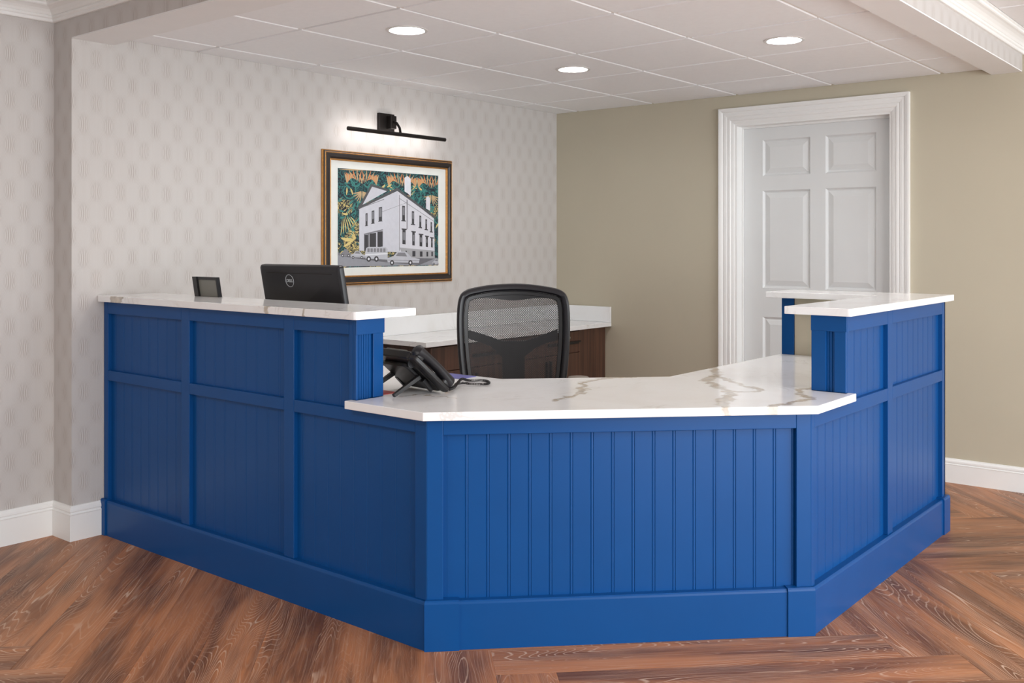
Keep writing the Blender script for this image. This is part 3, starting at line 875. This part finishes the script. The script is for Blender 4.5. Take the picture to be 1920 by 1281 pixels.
('white',[(-1.9334,1.2236),(-1.9346,1.2208),(-1.9374,1.2197),(-1.9402,1.2209),(-1.9414,1.2237),(-1.9402,1.2264),(-1.9374,1.2276),(-1.9346,1.2264)]),
('dark',[(-1.8623,1.2228),(-1.8641,1.2177),(-1.8688,1.2146),(-1.8746,1.2146),(-1.8793,1.2179),(-1.881,1.223),(-1.8793,1.2282),(-1.8746,1.2313),(-1.8688,1.2313),(-1.8641,1.228)]),
('white',[(-1.8676,1.2229),(-1.8688,1.2201),(-1.8717,1.219),(-1.8746,1.2202),(-1.8758,1.223),(-1.8746,1.2258),(-1.8717,1.2269),(-1.8688,1.2257)]),
('car',[(-1.8464,1.2455),(-1.8377,1.2763),(-1.8204,1.2829),(-1.6877,1.2826),(-1.6697,1.2698),(-1.6697,1.2075),(-1.8429,1.2163)]),
('mid',[(-1.8291,1.2746),(-1.8117,1.2745),(-1.8117,1.2528),(-1.8291,1.2529)]),
('mid',[(-1.8047,1.2745),(-1.7872,1.2744),(-1.7872,1.2526),(-1.8047,1.2527)]),
('mid',[(-1.7802,1.2744),(-1.7626,1.2744),(-1.7626,1.2525),(-1.7802,1.2526)]),
('mid',[(-1.7555,1.2743),(-1.7378,1.2743),(-1.7378,1.2523),(-1.7555,1.2524)]),
('mid',[(-1.7307,1.2742),(-1.7129,1.2742),(-1.7129,1.2521),(-1.7307,1.2523)]),
('mid',[(-1.7057,1.2742),(-1.6877,1.2741),(-1.6877,1.252),(-1.7057,1.2521)]),
('white',[(-1.8464,1.2414),(-1.6697,1.2467),(-1.6697,1.2399),(-1.8464,1.233)]),
('dark',[(-1.8007,1.2133),(-1.8041,1.2035),(-1.8131,1.1976),(-1.8242,1.1977),(-1.8331,1.2039),(-1.8366,1.2138),(-1.8331,1.2235),(-1.8242,1.2295),(-1.8131,1.2294),(-1.8041,1.2232)]),
('white',[(-1.8108,1.2135),(-1.8131,1.2082),(-1.8187,1.206),(-1.8242,1.2083),(-1.8265,1.2137),(-1.8242,1.2189),(-1.8187,1.2211),(-1.8131,1.2188)]),
('dark',[(-1.7408,1.2126),(-1.7443,1.2028),(-1.7534,1.1968),(-1.7647,1.1969),(-1.7738,1.2031),(-1.7773,1.2131),(-1.7738,1.2229),(-1.7647,1.2289),(-1.7534,1.2288),(-1.7443,1.2226)]),
('white',[(-1.7511,1.2128),(-1.7534,1.2074),(-1.7591,1.2053),(-1.7647,1.2076),(-1.767,1.2129),(-1.7647,1.2183),(-1.7591,1.2204),(-1.7534,1.2182)]),
('car',[(-1.6772,1.2157),(-1.6242,1.2268),(-1.592,1.2541),(-1.5214,1.2536),(-1.4745,1.2198),(-1.4045,1.2085),(-1.4102,1.1844),(-1.6693,1.1922)]),
('mid',[(-1.6055,1.2282),(-1.584,1.2485),(-1.5297,1.2481),(-1.5105,1.2249)]),
('line',[(-1.6772,1.2063),(-1.4045,1.1997),(-1.4045,1.1972),(-1.6772,1.204)]),
('dark',[(-1.6176,1.1891),(-1.6209,1.1799),(-1.6295,1.1744),(-1.6402,1.1745),(-1.6488,1.1804),(-1.6521,1.1896),(-1.6488,1.1987),(-1.6402,1.2043),(-1.6295,1.2042),(-1.6209,1.1984)]),
('white',[(-1.6273,1.1892),(-1.6295,1.1843),(-1.6349,1.1823),(-1.6402,1.1844),(-1.6424,1.1894),(-1.6402,1.1944),(-1.6349,1.1964),(-1.6295,1.1942)]),
('dark',[(-1.4649,1.1868),(-1.4683,1.1775),(-1.4773,1.1718),(-1.4884,1.172),(-1.4974,1.1779),(-1.5008,1.1874),(-1.4974,1.1967),(-1.4884,1.2024),(-1.4773,1.2022),(-1.4683,1.1963)]),
('white',[(-1.475,1.187),(-1.4773,1.1819),(-1.4829,1.1799),(-1.4884,1.1821),(-1.4907,1.1872),(-1.4884,1.1923),(-1.4829,1.1943),(-1.4773,1.1921)]),
('car',[(-1.2929,1.1886),(-1.2772,1.1938),(-1.2678,1.2065),(-1.2473,1.2063),(-1.24,1.1907),(-1.24,1.1856),(-1.24,1.1746),(-1.2906,1.1776)]),
('mid',[(-1.2717,1.1945),(-1.2654,1.2039),(-1.2497,1.2037),(-1.2441,1.193)]),
('line',[(-1.2929,1.1842),(-1.24,1.1816),(-1.24,1.1805),(-1.2929,1.1831)]),
('dark',[(-1.272,1.1762),(-1.2736,1.172),(-1.2778,1.1694),(-1.283,1.1695),(-1.2872,1.1722),(-1.2888,1.1765),(-1.2872,1.1808),(-1.283,1.1833),(-1.2778,1.1833),(-1.2736,1.1806)]),
('white',[(-1.2767,1.1763),(-1.2778,1.174),(-1.2804,1.1731),(-1.283,1.1741),(-1.2841,1.1764),(-1.283,1.1787),(-1.2804,1.1796),(-1.2778,1.1786)]),
('dark',[(-1.24,1.1755),(-1.24,1.1712),(-1.24,1.1686),(-1.24,1.1687),(-1.2431,1.1715),(-1.2447,1.1758),(-1.2431,1.1801),(-1.24,1.1827),(-1.24,1.1826),(-1.24,1.1799)]),
('white',[(-1.24,1.1756),(-1.24,1.1733),(-1.24,1.1724),(-1.24,1.1734),(-1.24,1.1757),(-1.24,1.178),(-1.24,1.179),(-1.24,1.178)]),
]

am = MB()
ax0, ax1, az0, az1 = -2.049, -1.240, 1.167, 1.722
am.add([PT(ax0, az0, .0094), PT(ax1, az0, .0094), PT(ax1, az1, .0094), PT(ax0, az1, .0094)], [(0, 1, 2, 3)], 0)
#SCROLL
def in_print(p): return min(max(p[0], ax0), ax1), min(max(p[1], az0), az1)
nsc = [0]
def leaf(cx, cy, ang, ln, wd, ink, mir=None):
    for sg in ((1, -1) if mir is not None else (1,)):
        pts = []
        for k in range(9):
            t = k/8; w = wd*math.sin(PI*t)**.8; pts.append((t*ln, w+.25*ln*t*t))
        for k in range(7, 0, -1):
            t = k/8; w = -wd*math.sin(PI*t)**.8; pts.append((t*ln, w+.25*ln*t*t))
        o = []
        for x, y in pts:
            X = cx+x*math.cos(ang)-y*math.sin(ang); Z = cy+x*math.sin(ang)+y*math.cos(ang)
            if mir is not None and sg < 0: X = 2*mir-X
            o.append(in_print((X, Z)))
        nsc[0] += 1; d = .00945+.0000004*nsc[0]
        am.add([PT(y, z, d) for y, z in o], [tuple(range(len(o)))], 1+order.index(ink))
def spiral(cx, cy, r0, turns, a0, w, ink, mir=None, hand=1):
    for sg in ((1, -1) if mir is not None else (1,)):
        L_, R_ = [], []
        n = 26
        for k in range(n+1):
            t = k/n; a = a0+hand*2*PI*turns*t; r = r0*(1-t)**.8+.004
            for q, lst in ((w*(1-.7*t), L_), (-w*(1-.7*t), R_)):
                X = cx+(r+q)*math.cos(a); Z = cy+(r+q)*math.sin(a)
                if mir is not None and sg < 0: X = 2*mir-X
                lst.append(in_print((X, Z)))
        nsc[0] += 1; d = .00945+.0000004*nsc[0]
        vs = [PT(y, z, d) for y, z in L_+R_]
        am.add(vs, [(i, i+1, n+2+i, n+1+i) for i in range(n)], 1+order.index(ink))
rs = random.Random(3)
for mir in (-1.87, -1.55, -1.30):
    for (dx, z, r) in ((.10, 1.60, .060), (.07, 1.47, .050), (.12, 1.37, .05), (.05, 1.66, .035)):
        spiral(mir+dx, z, r, 1.4, rs.random()*6, .0045, 'teal2', mir)
    for k in range(16):
        a = rs.random()*6.3; q = rs.random()
        leaf(mir+.02+.13*rs.random(), 1.32+.34*q, a, .045, .006, 'teal2' if k % 4 else 'gold', mir)
    for k in range(6):
        leaf(mir+.006+.010*k, 1.640+.006*k, 1.85-.33*k, .072, .0046, 'orange' if k % 2 else 'tan', mir)
    for k in range(6):
        leaf(mir+.06+.014*k, 1.700, -1.0-.22*k, .06, .006, 'tan' if k % 2 else 'orange', mir)
    for k in range(5):
        leaf(mir+.004, 1.60, -1.57+.28*k, .07, .004, 'tan', mir)
leaf(-2.045, 1.715, 0, .80, .010, 'tan')
for k in range(7):
    leaf(-2.03+.020*k, 1.345+.010*k, 1.2+.15*k, .085-.003*k, .0036, 'gold')
for k in range(6):
    leaf(-1.915, 1.33, 2.0+.30*k, .055, .003, 'gold')
for k in range(4):
    spiral(-2.01+.034*k, 1.235+.06*(k % 2), .024, 1.3, k, .0028, 'gold')
leaf(-2.03, 1.335, -.35, .10, .010, 'gold'); leaf(-2.01, 1.285, .25, .085, .008, 'gold')
for i, (mm, poly) in enumerate(ART):
    d = .0097+.00001*i
    am.add([PT(y, z, d) for y, z in poly], [tuple(range(len(poly)))], 1+order.index(mm))
ap = am.build('art_print', mats, pic, label='print of a white gabled building and parked cars on teal and gold foliage')

# ------------------------------------------------------------------ picture lamp
pl_ = empty('picture_lamp', (0, -1.685, 2.0), label='slim black picture lamp bar glowing above the framed picture', cat='lamp')
MB().box(.0005, .022, -.060, .060, -.050, .060).build('wall_plate', M['metal_black'], pl_, bevel=.002)
MB().box(.0225, .060, -.004, .040, -.030, .045).build('arm_block', M['metal_black'], pl_, bevel=.002)
MB().tube([(.060, .018, .01), (.085, .018, .0), (.110, .016, -.03), (.120, .012, -.058)], .0075, 10).build('arm', M['metal_black'], pl_, smooth=True)
bar = MB().tube([(.122, -.388, -.068), (.122, .386, -.068)], .0115, 18).build('lamp_bar', M['metal_black'], pl_, smooth=True)
MB().add([(.1105, -.37, -.0735), (.1095, -.37, -.0625), (.1095, .37, -.0625), (.1105, .37, -.0735)], [(0, 1, 2, 3)]).build('led_strip', M['strip'], bar)

# ------------------------------------------------------------------ monitor
mon = empty('computer_monitor', (.885, -2.985, ZK+.028), label='black computer monitor seen from behind with a round maker badge', cat='monitor')
TI = math.radians(11)
def MT(x, y, z):      # local: x width, y thickness (-y is the back side seen from the lobby), z up from base pivot .10
    zz = z-.30
    return (x, y*math.cos(TI)-zz*math.sin(TI), .30+zz*math.cos(TI)+y*math.sin(TI))
mw, mh0, mh1 = .264, .105, .448
def rr(x0, x1, z0, z1, r, y, n=5):
    out = []
    for cx, cz, a0 in ((x1-r, z0+r, -PI/2), (x1-r, z1-r, 0), (x0+r, z1-r, PI/2), (x0+r, z0+r, PI)):
        for k in range(n):
            a = a0+PI/2*k/(n-1)
            out.append(MT(cx+r*math.cos(a), y, cz+r*math.sin(a)))
    return out
b_ = MB().loft([rr(-mw, mw, mh0, mh1, .012, .012), rr(-mw, mw, mh0, mh1, .012, -.006), rr(-mw+.004, mw-.004, mh0+.004, mh1-.004, .012, -.012), rr(-mw+.012, mw-.012, mh0+.012, mh1-.022, .012, -.016)]).build('housing', M['gloss_black'], mon, smooth=True)
MB().box(-.215, .215, -.0175, -.0155, mh1-.034, mh1-.031, MT).build('vent_slot', M['dark_gap'], b_)
MB().loft([rr(-mw+.012, mw-.012, mh0+.015, mh1-.012, .003, .0122), rr(-mw+.012, mw-.012, mh0+.015, mh1-.012, .003, .0135)]).build('screen', M['gray_panel'], mon)
MB().box(-.035, .035, -.052, -.022, .012, .26).build('stand', M['black'], mon, bevel=.004)
MB().box(-.11, .11, -.10, .10, 0, .012).build('base', M['black'], mon, bevel=.004)
# badge
bx, bz, br = -.062, .382, .0265
ring = MB()
ring.tube([MT(bx+br*math.cos(2*PI*k/40), -.0168, bz+br*math.sin(2*PI*k/40)) for k in range(40)], .0011, 6, True, up=(0, 1, 0))
badge = ring.build('badge', M['silver'], mon, smooth=True, label='silver ring badge')
fc = bpy.data.curves.new('letters', 'FONT'); fc.body = 'DELL'; fc.size = .0185; fc.align_x = 'CENTER'; fc.align_y = 'CENTER'; fc.extrude = .0004; fc.offset = .0005
to = bpy.data.objects.new('letters_tmp', fc); COL.objects.link(to)
dg = bpy.context.evaluated_depsgraph_get()
lme = bpy.data.meshes.new_from_object(to.evaluated_get(dg)); lme.name = 'letters'
bpy.data.objects.remove(to)
for v in lme.vertices:
    x, y, z = v.co
    v.co = MT(bx+x, -.0166-z, bz+y)
lme.materials.clear(); lme.materials.append(M['silver'])
lo = bpy.data.objects.new('lettering', lme); COL.objects.link(lo); lo.parent = badge

# ------------------------------------------------------------------ small black display on the ledge
dis = empty('countertop_display', (.475, -3.185, ZU1+.028), label='small black frame with a grey panel standing on the left raised ledge', cat='display')
def DT(x, y, z): return (x, y-z*.16, z)
dw, dh = .086, .086
fr = MB()
prof_o = [(-dw, 0), (dw, 0), (dw, dh), (-dw, dh)]
fr.box(-dw, -dw+.030, -.011, .012, 0, dh, DT); fr.box(dw-.006, dw, -.006, .012, 0, dh, DT)
fr.box(-dw+.030, dw-.006, -.006, .012, dh-.012, dh, DT); fr.box(-dw+.030, dw-.006, .004, .012, 0, dh-.012, DT)
fr.build('case', M['black'], dis)
MB().box(-dw+.0305, dw-.0065, -.001, .0035, .001, dh-.0125, DT).build('panel', M['gray_panel'], dis)
MB().box(-.03, .03, .014, .040, 0, .006).build('foot', M['black'], dis)

# ------------------------------------------------------------------ desk telephone
ph = empty('desk_phone', (1.695, -3.165, ZK+.028), math.radians(-8), label='black office desk phone with handset on the low worktop', cat='phone')
PA = math.radians(41)
def PH(x, u, n):      # u along the sloping body from the low front edge (toward the sitter) up to the back edge, n out of the top face
    y0, z0 = .100, .016
    cu, su = math.cos(PA), math.sin(PA)
    return (x, y0-u*cu+n*su, z0+u*su+n*cu)
def rbox(T, x0, x1, u0, u1, n0, n1, c=.012):
    mb = MB()
    def ring(n, i): 
        o = []
        for cx, cu, a0 in ((x1-c, u0+c, -PI/2), (x1-c, u1-c, 0), (x0+c, u1-c, PI/2), (x0+c, u0+c, PI)):
            for k in range(4):
                a = a0+PI/2*k/3
                o.append(T(cx+(c-i)*math.cos(a), cu+(c-i)*math.sin(a), n))
        return o
    e = min(.004, (n1-n0)*.3)
    return mb.loft([ring(n0, e), ring(n0+e, 0), ring(n1-e, 0), ring(n1, e)])
body = rbox(PH, -.125, .070, 0, .203, -.020, .012).build('body', M['black'], ph, smooth=True)
rbox(PH, -.095, .030, .120, .195, .0145, .019, .006).build('screen', M['gray_panel'], body)
mb = MB()
for r_ in range(4):
    for c_ in range(3):
        mb.box(-.060+.028*c_, -.040+.028*c_, .022+.022*r_, .036+.022*r_, .0143, .019, PH)
mb.build('keypad', M['gloss_black'], body)
# back shell bulge and legs of the stand
rbox(PH, -.105, .045, .040, .175, -.036, -.0205, .02).build('back_cover', M['black'], ph, smooth=True)
for xx in (-.098, .055):
    mb = MB()
    def bar2(p, q, w, h):
        P, Q = Vector(p), Vector(q); d = (Q-P).normalized(); n = Vector((1, 0, 0)); u = d.cross(n).normalized()
        mb.loft([[P+n*w*a+u*h*b for a, b in ((-1, -1), (1, -1), (1, 1), (-1, 1))], [Q+n*w*.8*a+u*h*.7*b for a, b in ((-1, -1), (1, -1), (1, 1), (-1, 1))]])
    bar2(PH(xx, .105, -.030), (xx, -.112, .006), .009, .008)
    bar2(PH(xx, .085, -.030), (xx, .055, .007), .009, .008)
    mb.build('stand_leg', M['black'], ph, bevel=.002)
# handset: long curved bar beside the body
hs = empty('h', (0, 0, 0)); bpy.data.objects.remove(hs)
rings = []
HN = 22
for i in range(HN+1):
    t = i/HN
    u = -.004+.214*t
    e = abs(t-.5)*2
    thick = .017+.011*(e**3)            # grip thin, ends thicker
    n_c = .027-.010*(e**2)
    wdt = .024+.002*e
    endc = 1-max(0, (e-.88)/.12)**2*.55
    rings.append([PH(.092+wdt*endc*math.cos(2*PI*k/14), u, n_c+thick*endc*math.sin(2*PI*k/14)) for k in range(14)])
h_ = MB().loft(rings).build('handset', M['gloss_black'], ph, smooth=True)
for u0 in (.008, .162):
    rbox(PH, .074, .110, u0, u0+.038, -.004, .016, .010).build('handset_cup', M['black'], h_, smooth=True)
rbox(PH, .0705, .114, 0.000, .204, -.020, -.001, .014).build('cradle', M['black'], ph, smooth=True)
MB().lathe([(.0001, 0), (.017, 0), (.017, .001), (.0001, .001)], (.0712, -.045, .115), 'x', 20).build('speaker_port', M['gloss_black'], ph)
# coiled cord: plug end, long coil looping right and back
cp = [(1.800,-3.085,.782),(1.765,-3.01,.775),(1.722,-2.945,.775),(1.735,-2.915,.776),(1.757,-2.908,.774),(1.80,-2.885,.774),(1.800,-2.850,.774),(1.770,-2.822,.775),(1.735,-2.818,.775),(1.705,-2.855,.776),(1.715,-2.905,.788),(1.740,-2.955,.784),(1.78,-3.02,.776),(1.815,-3.085,.778)]
def catmull(P, n):
    P = [Vector(p) for p in P]; out = []
    for i in range(len(P)-1):
        p0, p1, p2, p3 = P[max(i-1, 0)], P[i], P[i+1], P[min(i+2, len(P)-1)]
        for k in range(n):
            t = k/n
            out.append(.5*((2*p1)+(p2-p0)*t+(2*p0-5*p1+4*p2-p3)*t*t+(3*p1-p0-3*p2+p3)*t**3))
    out.append(P[-1]); return out
sp = catmull(cp, 60)
hel = []
ang = 0
acc = [0]
for a, b in zip(sp, sp[1:]): acc.append(acc[-1]+(b-a).length)
pitch = .0042
steps = int(acc[-1]/pitch*8)
j = 0
for i in range(steps):
    s = acc[-1]*i/steps
    while acc[j+1] < s: j += 1
    f = (s-acc[j])/max(acc[j+1]-acc[j], 1e-9)
    p = sp[j].lerp(sp[j+1], f); t = (sp[j+1]-sp[j]).normalized()
    n = t.cross(Vector((0, 0, 1))).normalized(); w = n.cross(t)
    a = 2*PI*s/pitch
    hel.append(p+(n*math.cos(a)+w*math.sin(a))*.0042)
cm = MB(); cm.tube(hel, .0013, 5)
cR = Matrix.Rotation(math.radians(8), 3, 'Z')
cm.v = [tuple(cR @ Vector((x-1.695, y+3.165, z-ZK-.028))) for x, y, z in cm.v]
cm.build('coiled_cord', M['black'], ph, smooth=True)

# papers
tag(MB().prism([(1.405, -2.79), (1.60, -2.79), (1.60, -2.695), (1.405, -2.695)], ZK+.0282, ZK+.0302, ident).build('folder', M['blue_paper']), 'violet blue paper lying at the inner edge of the worktop behind the phone', 'paper')
tag(MB().prism([(1.48, -3.265), (1.66, -3.265), (1.66, -3.19), (1.48, -3.19)], ZK+.0282, ZK+.0295, ident).build('note', M['red_paper']), 'small red slip of paper under the phone', 'paper')

# ------------------------------------------------------------------ office chair
CH = (1.490, -2.315)
ch = empty('office_chair', (CH[0], CH[1], 0), math.radians(41.5), label='black mesh-backed office chair behind the desk', cat='chair')
# local: -y front (towards the lobby), back panel at y ~ +.13
def S(x, z, d=0):       # back surface with recline and wrap; d > 0 towards the rear
    y = .11+(z-.62)*.12-.55*x*x+.03*math.sin((z-.6)*5)
    return (x, y+d, z)
PXM = .00252
def pz_(px_, py_): return ((px_-962)*PXM, 1.118-(py_-531)*.00236)
oh = [(966, 531), (1000, 533), (1034, 538.5), (1050, 544), (1060, 555), (1064.5, 580), (1065, 620), (1063, 660), (1059, 700), (1054, 735), (1046, 765), (1028, 782), (966, 786)]
oh2 = [(962-(a-962)*.985-(0 if b > 545 else 0), b+max(0, 0)) for a, b in oh[::-1]]
out = [pz_(a, b) for a, b in oh]+[pz_(a, b) for a, b in oh2[1:-1]]
out = [(x, z) for x, z in out]
def closed_cat(P, n):
    P = [Vector((p[0], p[1])) for p in P]; m = len(P); o = []
    for i in range(m):
        p0, p1, p2, p3 = P[(i-1) % m], P[i], P[(i+1) % m], P[(i+2) % m]
        for k in range(n):
            t = k/n
            o.append(.5*((2*p1)+(p2-p0)*t+(2*p0-5*p1+4*p2-p3)*t*t+(3*p1-p0-3*p2+p3)*t**3))
    return o
ol = closed_cat(out, 4)
def ringsweep(path, prof):
    m = len(path); rings = []
    for i in range(m):
        t = (path[(i+1) % m]-path[(i-1) % m]).normalized()
        n = Vector((t.y, -t.x))       # points outward or inward depending on winding
        c = Vector((0, .84))
        if n.dot(c-path[i]) < 0: n = -n   # inward
        rings.append([S(path[i].x+n.x*a, path[i].y+n.y*a, d) for a, d in prof])
    return MB().loft(rings, True, True)
ringsweep(ol, [(0, .004), (.003, -.010), (.012, -.017), (.024, -.017), (.031, -.010), (.033, .004), (.028, .016), (.008, .016)]).build('back_frame', M['gloss_black'], ch, smooth=True)
ringsweep(ol, [(.0335, -.004), (.036, -.007), (.050, -.007), (.052, -.004), (.052, .006), (.0335, .006)]).build('inner_rim', M['black'], ch, smooth=True)
# wavy head band filling the top of the frame
def plate(name, up, lo, mat, th=.004, d0=-.004, n=1):
    rings = []
    for (xa, za), (xb, zb) in zip(up, lo):
        rings.append([S(xa, za, d0), S(xb, zb, d0), S(xb, zb, d0+th), S(xa, za, d0+th)])
    return MB().loft(rings).build(name, mat, ch, smooth=False)
xsamp = [-.209+.418*k/28 for k in range(29)]
def top_in(x): return 1.118-(543-531)*.00236 - .9*x*x
def wave(x):
    t = abs(x)/.209
    return 1.118-(561-531)*.00236 + .006*math.cos(t*PI*1.0*1.6+PI) - max(0, t-.86)*.12
plate('head_band', [(x, top_in(x)) for x in xsamp], [(x, wave(x)) for x in xsamp], M['black'])
# lumbar yoke: two arms sweeping down to the spine
def poly_plate(name, pts, mat, d0, th):
    # fan into strips by sampling x
    v0 = [S(x, z, d0) for x, z in pts]; v1 = [S(x, z, d0+th) for x, z in pts]
    n = len(pts)
    fs = [list(range(n))[::-1], list(range(n, 2*n))]+[(i, (i+1) % n, n+(i+1) % n, n+i) for i in range(n)]
    return MB().add(v0+v1, fs).build(name, mat, ch)
Lz = lambda q: [pz_(*p) for p in q]
yoke_up = [(880, 620), (900, 626), (922, 634), (942, 642), (984, 642), (1002, 636), (1022, 628), (1043, 619)]
yoke_lo = [(880, 636), (900, 643), (922, 652), (942, 672), (984, 672), (1002, 656), (1022, 646), (1043, 640)]
plate('lumbar_yoke', Lz(yoke_up), Lz(yoke_lo), M['black'], .010, .010)
sp_ = [(942, 642), (963, 643), (984, 642)]; sq_ = [(944, 800), (963, 800), (982, 800)]
plate('spine', Lz(sp_), Lz(sq_), M['black'], .012, .0205)
# dark backing pad inside the frame, lower part behind the mesh top edge
# woven mesh: two crossing sets of fine strands following the back
mm = MB()
x0m, x1m, z0m, z1m = -.211, .211, .56, 1.075
slope = .8; per = .0098
def strand(c, sg, w=.0012, off=0):
    # z = c + sg*slope*x ; clip to box
    pts = []
    N = 12
    xa, xb = x0m, x1m
    zl = sorted([(z0m-c)/(sg*slope), (z1m-c)/(sg*slope)])
    xa, xb = max(xa, zl[0]), min(xb, zl[1])
    if xb-xa < .01: return
    k = max(2, int((xb-xa)/.04)+1)
    L_, R_ = [], []
    nx, nz = -sg*slope/math.hypot(1, slope)*w, w/math.hypot(1, slope)
    for i in range(k+1):
        x = xa+(xb-xa)*i/k; z = c+sg*slope*x
        L_.append(S(x+nx, z+nz, off)); R_.append(S(x-nx, z-nz, off))
    vs = L_+R_; n = k+1
    mm.add(vs, [(i, i+1, n+i+1, n+i) for i in range(k)])
c = z0m-.2
while c < z1m+.2:
    strand(c, 1); strand(c, -1, off=.0005); c += per*slope
mm.build('mesh_weave', M['mesh'], ch, kind='stuff')
# seat, arms, column, base
def rr2(x0, x1, y0, y1, r, z, n=6):
    o = []
    for cx, cy, a0 in ((x1-r, y0+r, -PI/2), (x1-r, y1-r, 0), (x0+r, y1-r, PI/2), (x0+r, y0+r, PI)):
        for k in range(n):
            a = a0+PI/2*k/(n-1); o.append((cx+r*math.cos(a), cy+r*math.sin(a), z))
    return o
MB().loft([rr2(-.23, .23, -.38, .09, .07, .400), rr2(-.25, .25, -.40, .10, .08, .415), rr2(-.25, .25, -.40, .10, .08, .445), rr2(-.235, .235, -.385, .09, .08, .468), rr2(-.18, .18, -.33, .05, .08, .476)]).build('seat', M['fabric'], ch, smooth=True)
MB().box(-.09, .09, -.25, .0, .355, .3995).build('mechanism', M['black'], ch, bevel=.01)
MB().loft([[(-.03, .0, .37), (.03, .0, .37), (.03, .0, .395), (-.03, .0, .395)], [(-.03, .14, .40), (.03, .14, .40), (.03, .12, .425), (-.03, .12, .425)], [(-.026, .165, .47), (.026, .165, .47), (.026, .135, .47), (-.026, .135, .47)], [(-.022, .150, .56), (.022, .150, .56), (.022, .128, .56), (-.022, .128, .56)]]).build('back_bracket', M['black'], ch)
for sx in (-1, 1):
    ax = .280*sx
    am_ = MB().tube([(.10*sx, -.12, .385), (.24*sx, -.12, .385), (.285*sx, -.12, .41), (ax, -.12, .47), (ax, -.12, .695)], [.016, .016, .016, .016, .014], 10).build('arm_bracket', M['black'], ch, smooth=True)
    MB().loft([rr2(ax-.043, ax+.043, -.24, .02, .035, .695), rr2(ax-.047, ax+.047, -.245, .025, .04, .705), rr2(ax-.044, ax+.044, -.24, .02, .04, .717), rr2(ax-.02, ax+.02, -.20, -.02, .018, .723)]).build('armrest', M['arm'], ch, smooth=True)
MB().tube([(0, -.12, .10), (0, -.12, .26)], .025, 16).tube([(0, -.12, .26), (0, -.12, .355)], .014, 16).build('gas_column', M['black'], ch, smooth=True)
MB().tube([(0, -.12, .075), (0, -.12, .125)], .045, 20).build('hub', M['black'], ch, smooth=True)
for k in range(5):
    a = 2*PI*k/5+.3
    c_, s_ = math.cos(a), math.sin(a)
    ctr = Vector((0, -.12, 0))
    leg = MB().tube([ctr+Vector((.035*c_, .035*s_, .100)), ctr+Vector((.17*c_, .17*s_, .088)), ctr+Vector((.29*c_, .29*s_, .068))], [.022, .018, .013], 8).build('leg', M['black'], ch, smooth=True)
    w = ctr+Vector((.29*c_, .29*s_, .027))
    cb = MB()
    n_ = Vector((-s_, c_, 0))
    for s2 in (-1, 1):
        cb.tube([w+n_*s2*.008, w+n_*s2*.022], .027, 16)
    cb.tube([w+Vector((0, 0, .0)), w+Vector((0, 0, .045))], .006, 8)
    cb.build('caster', M['black'], leg, smooth=True)
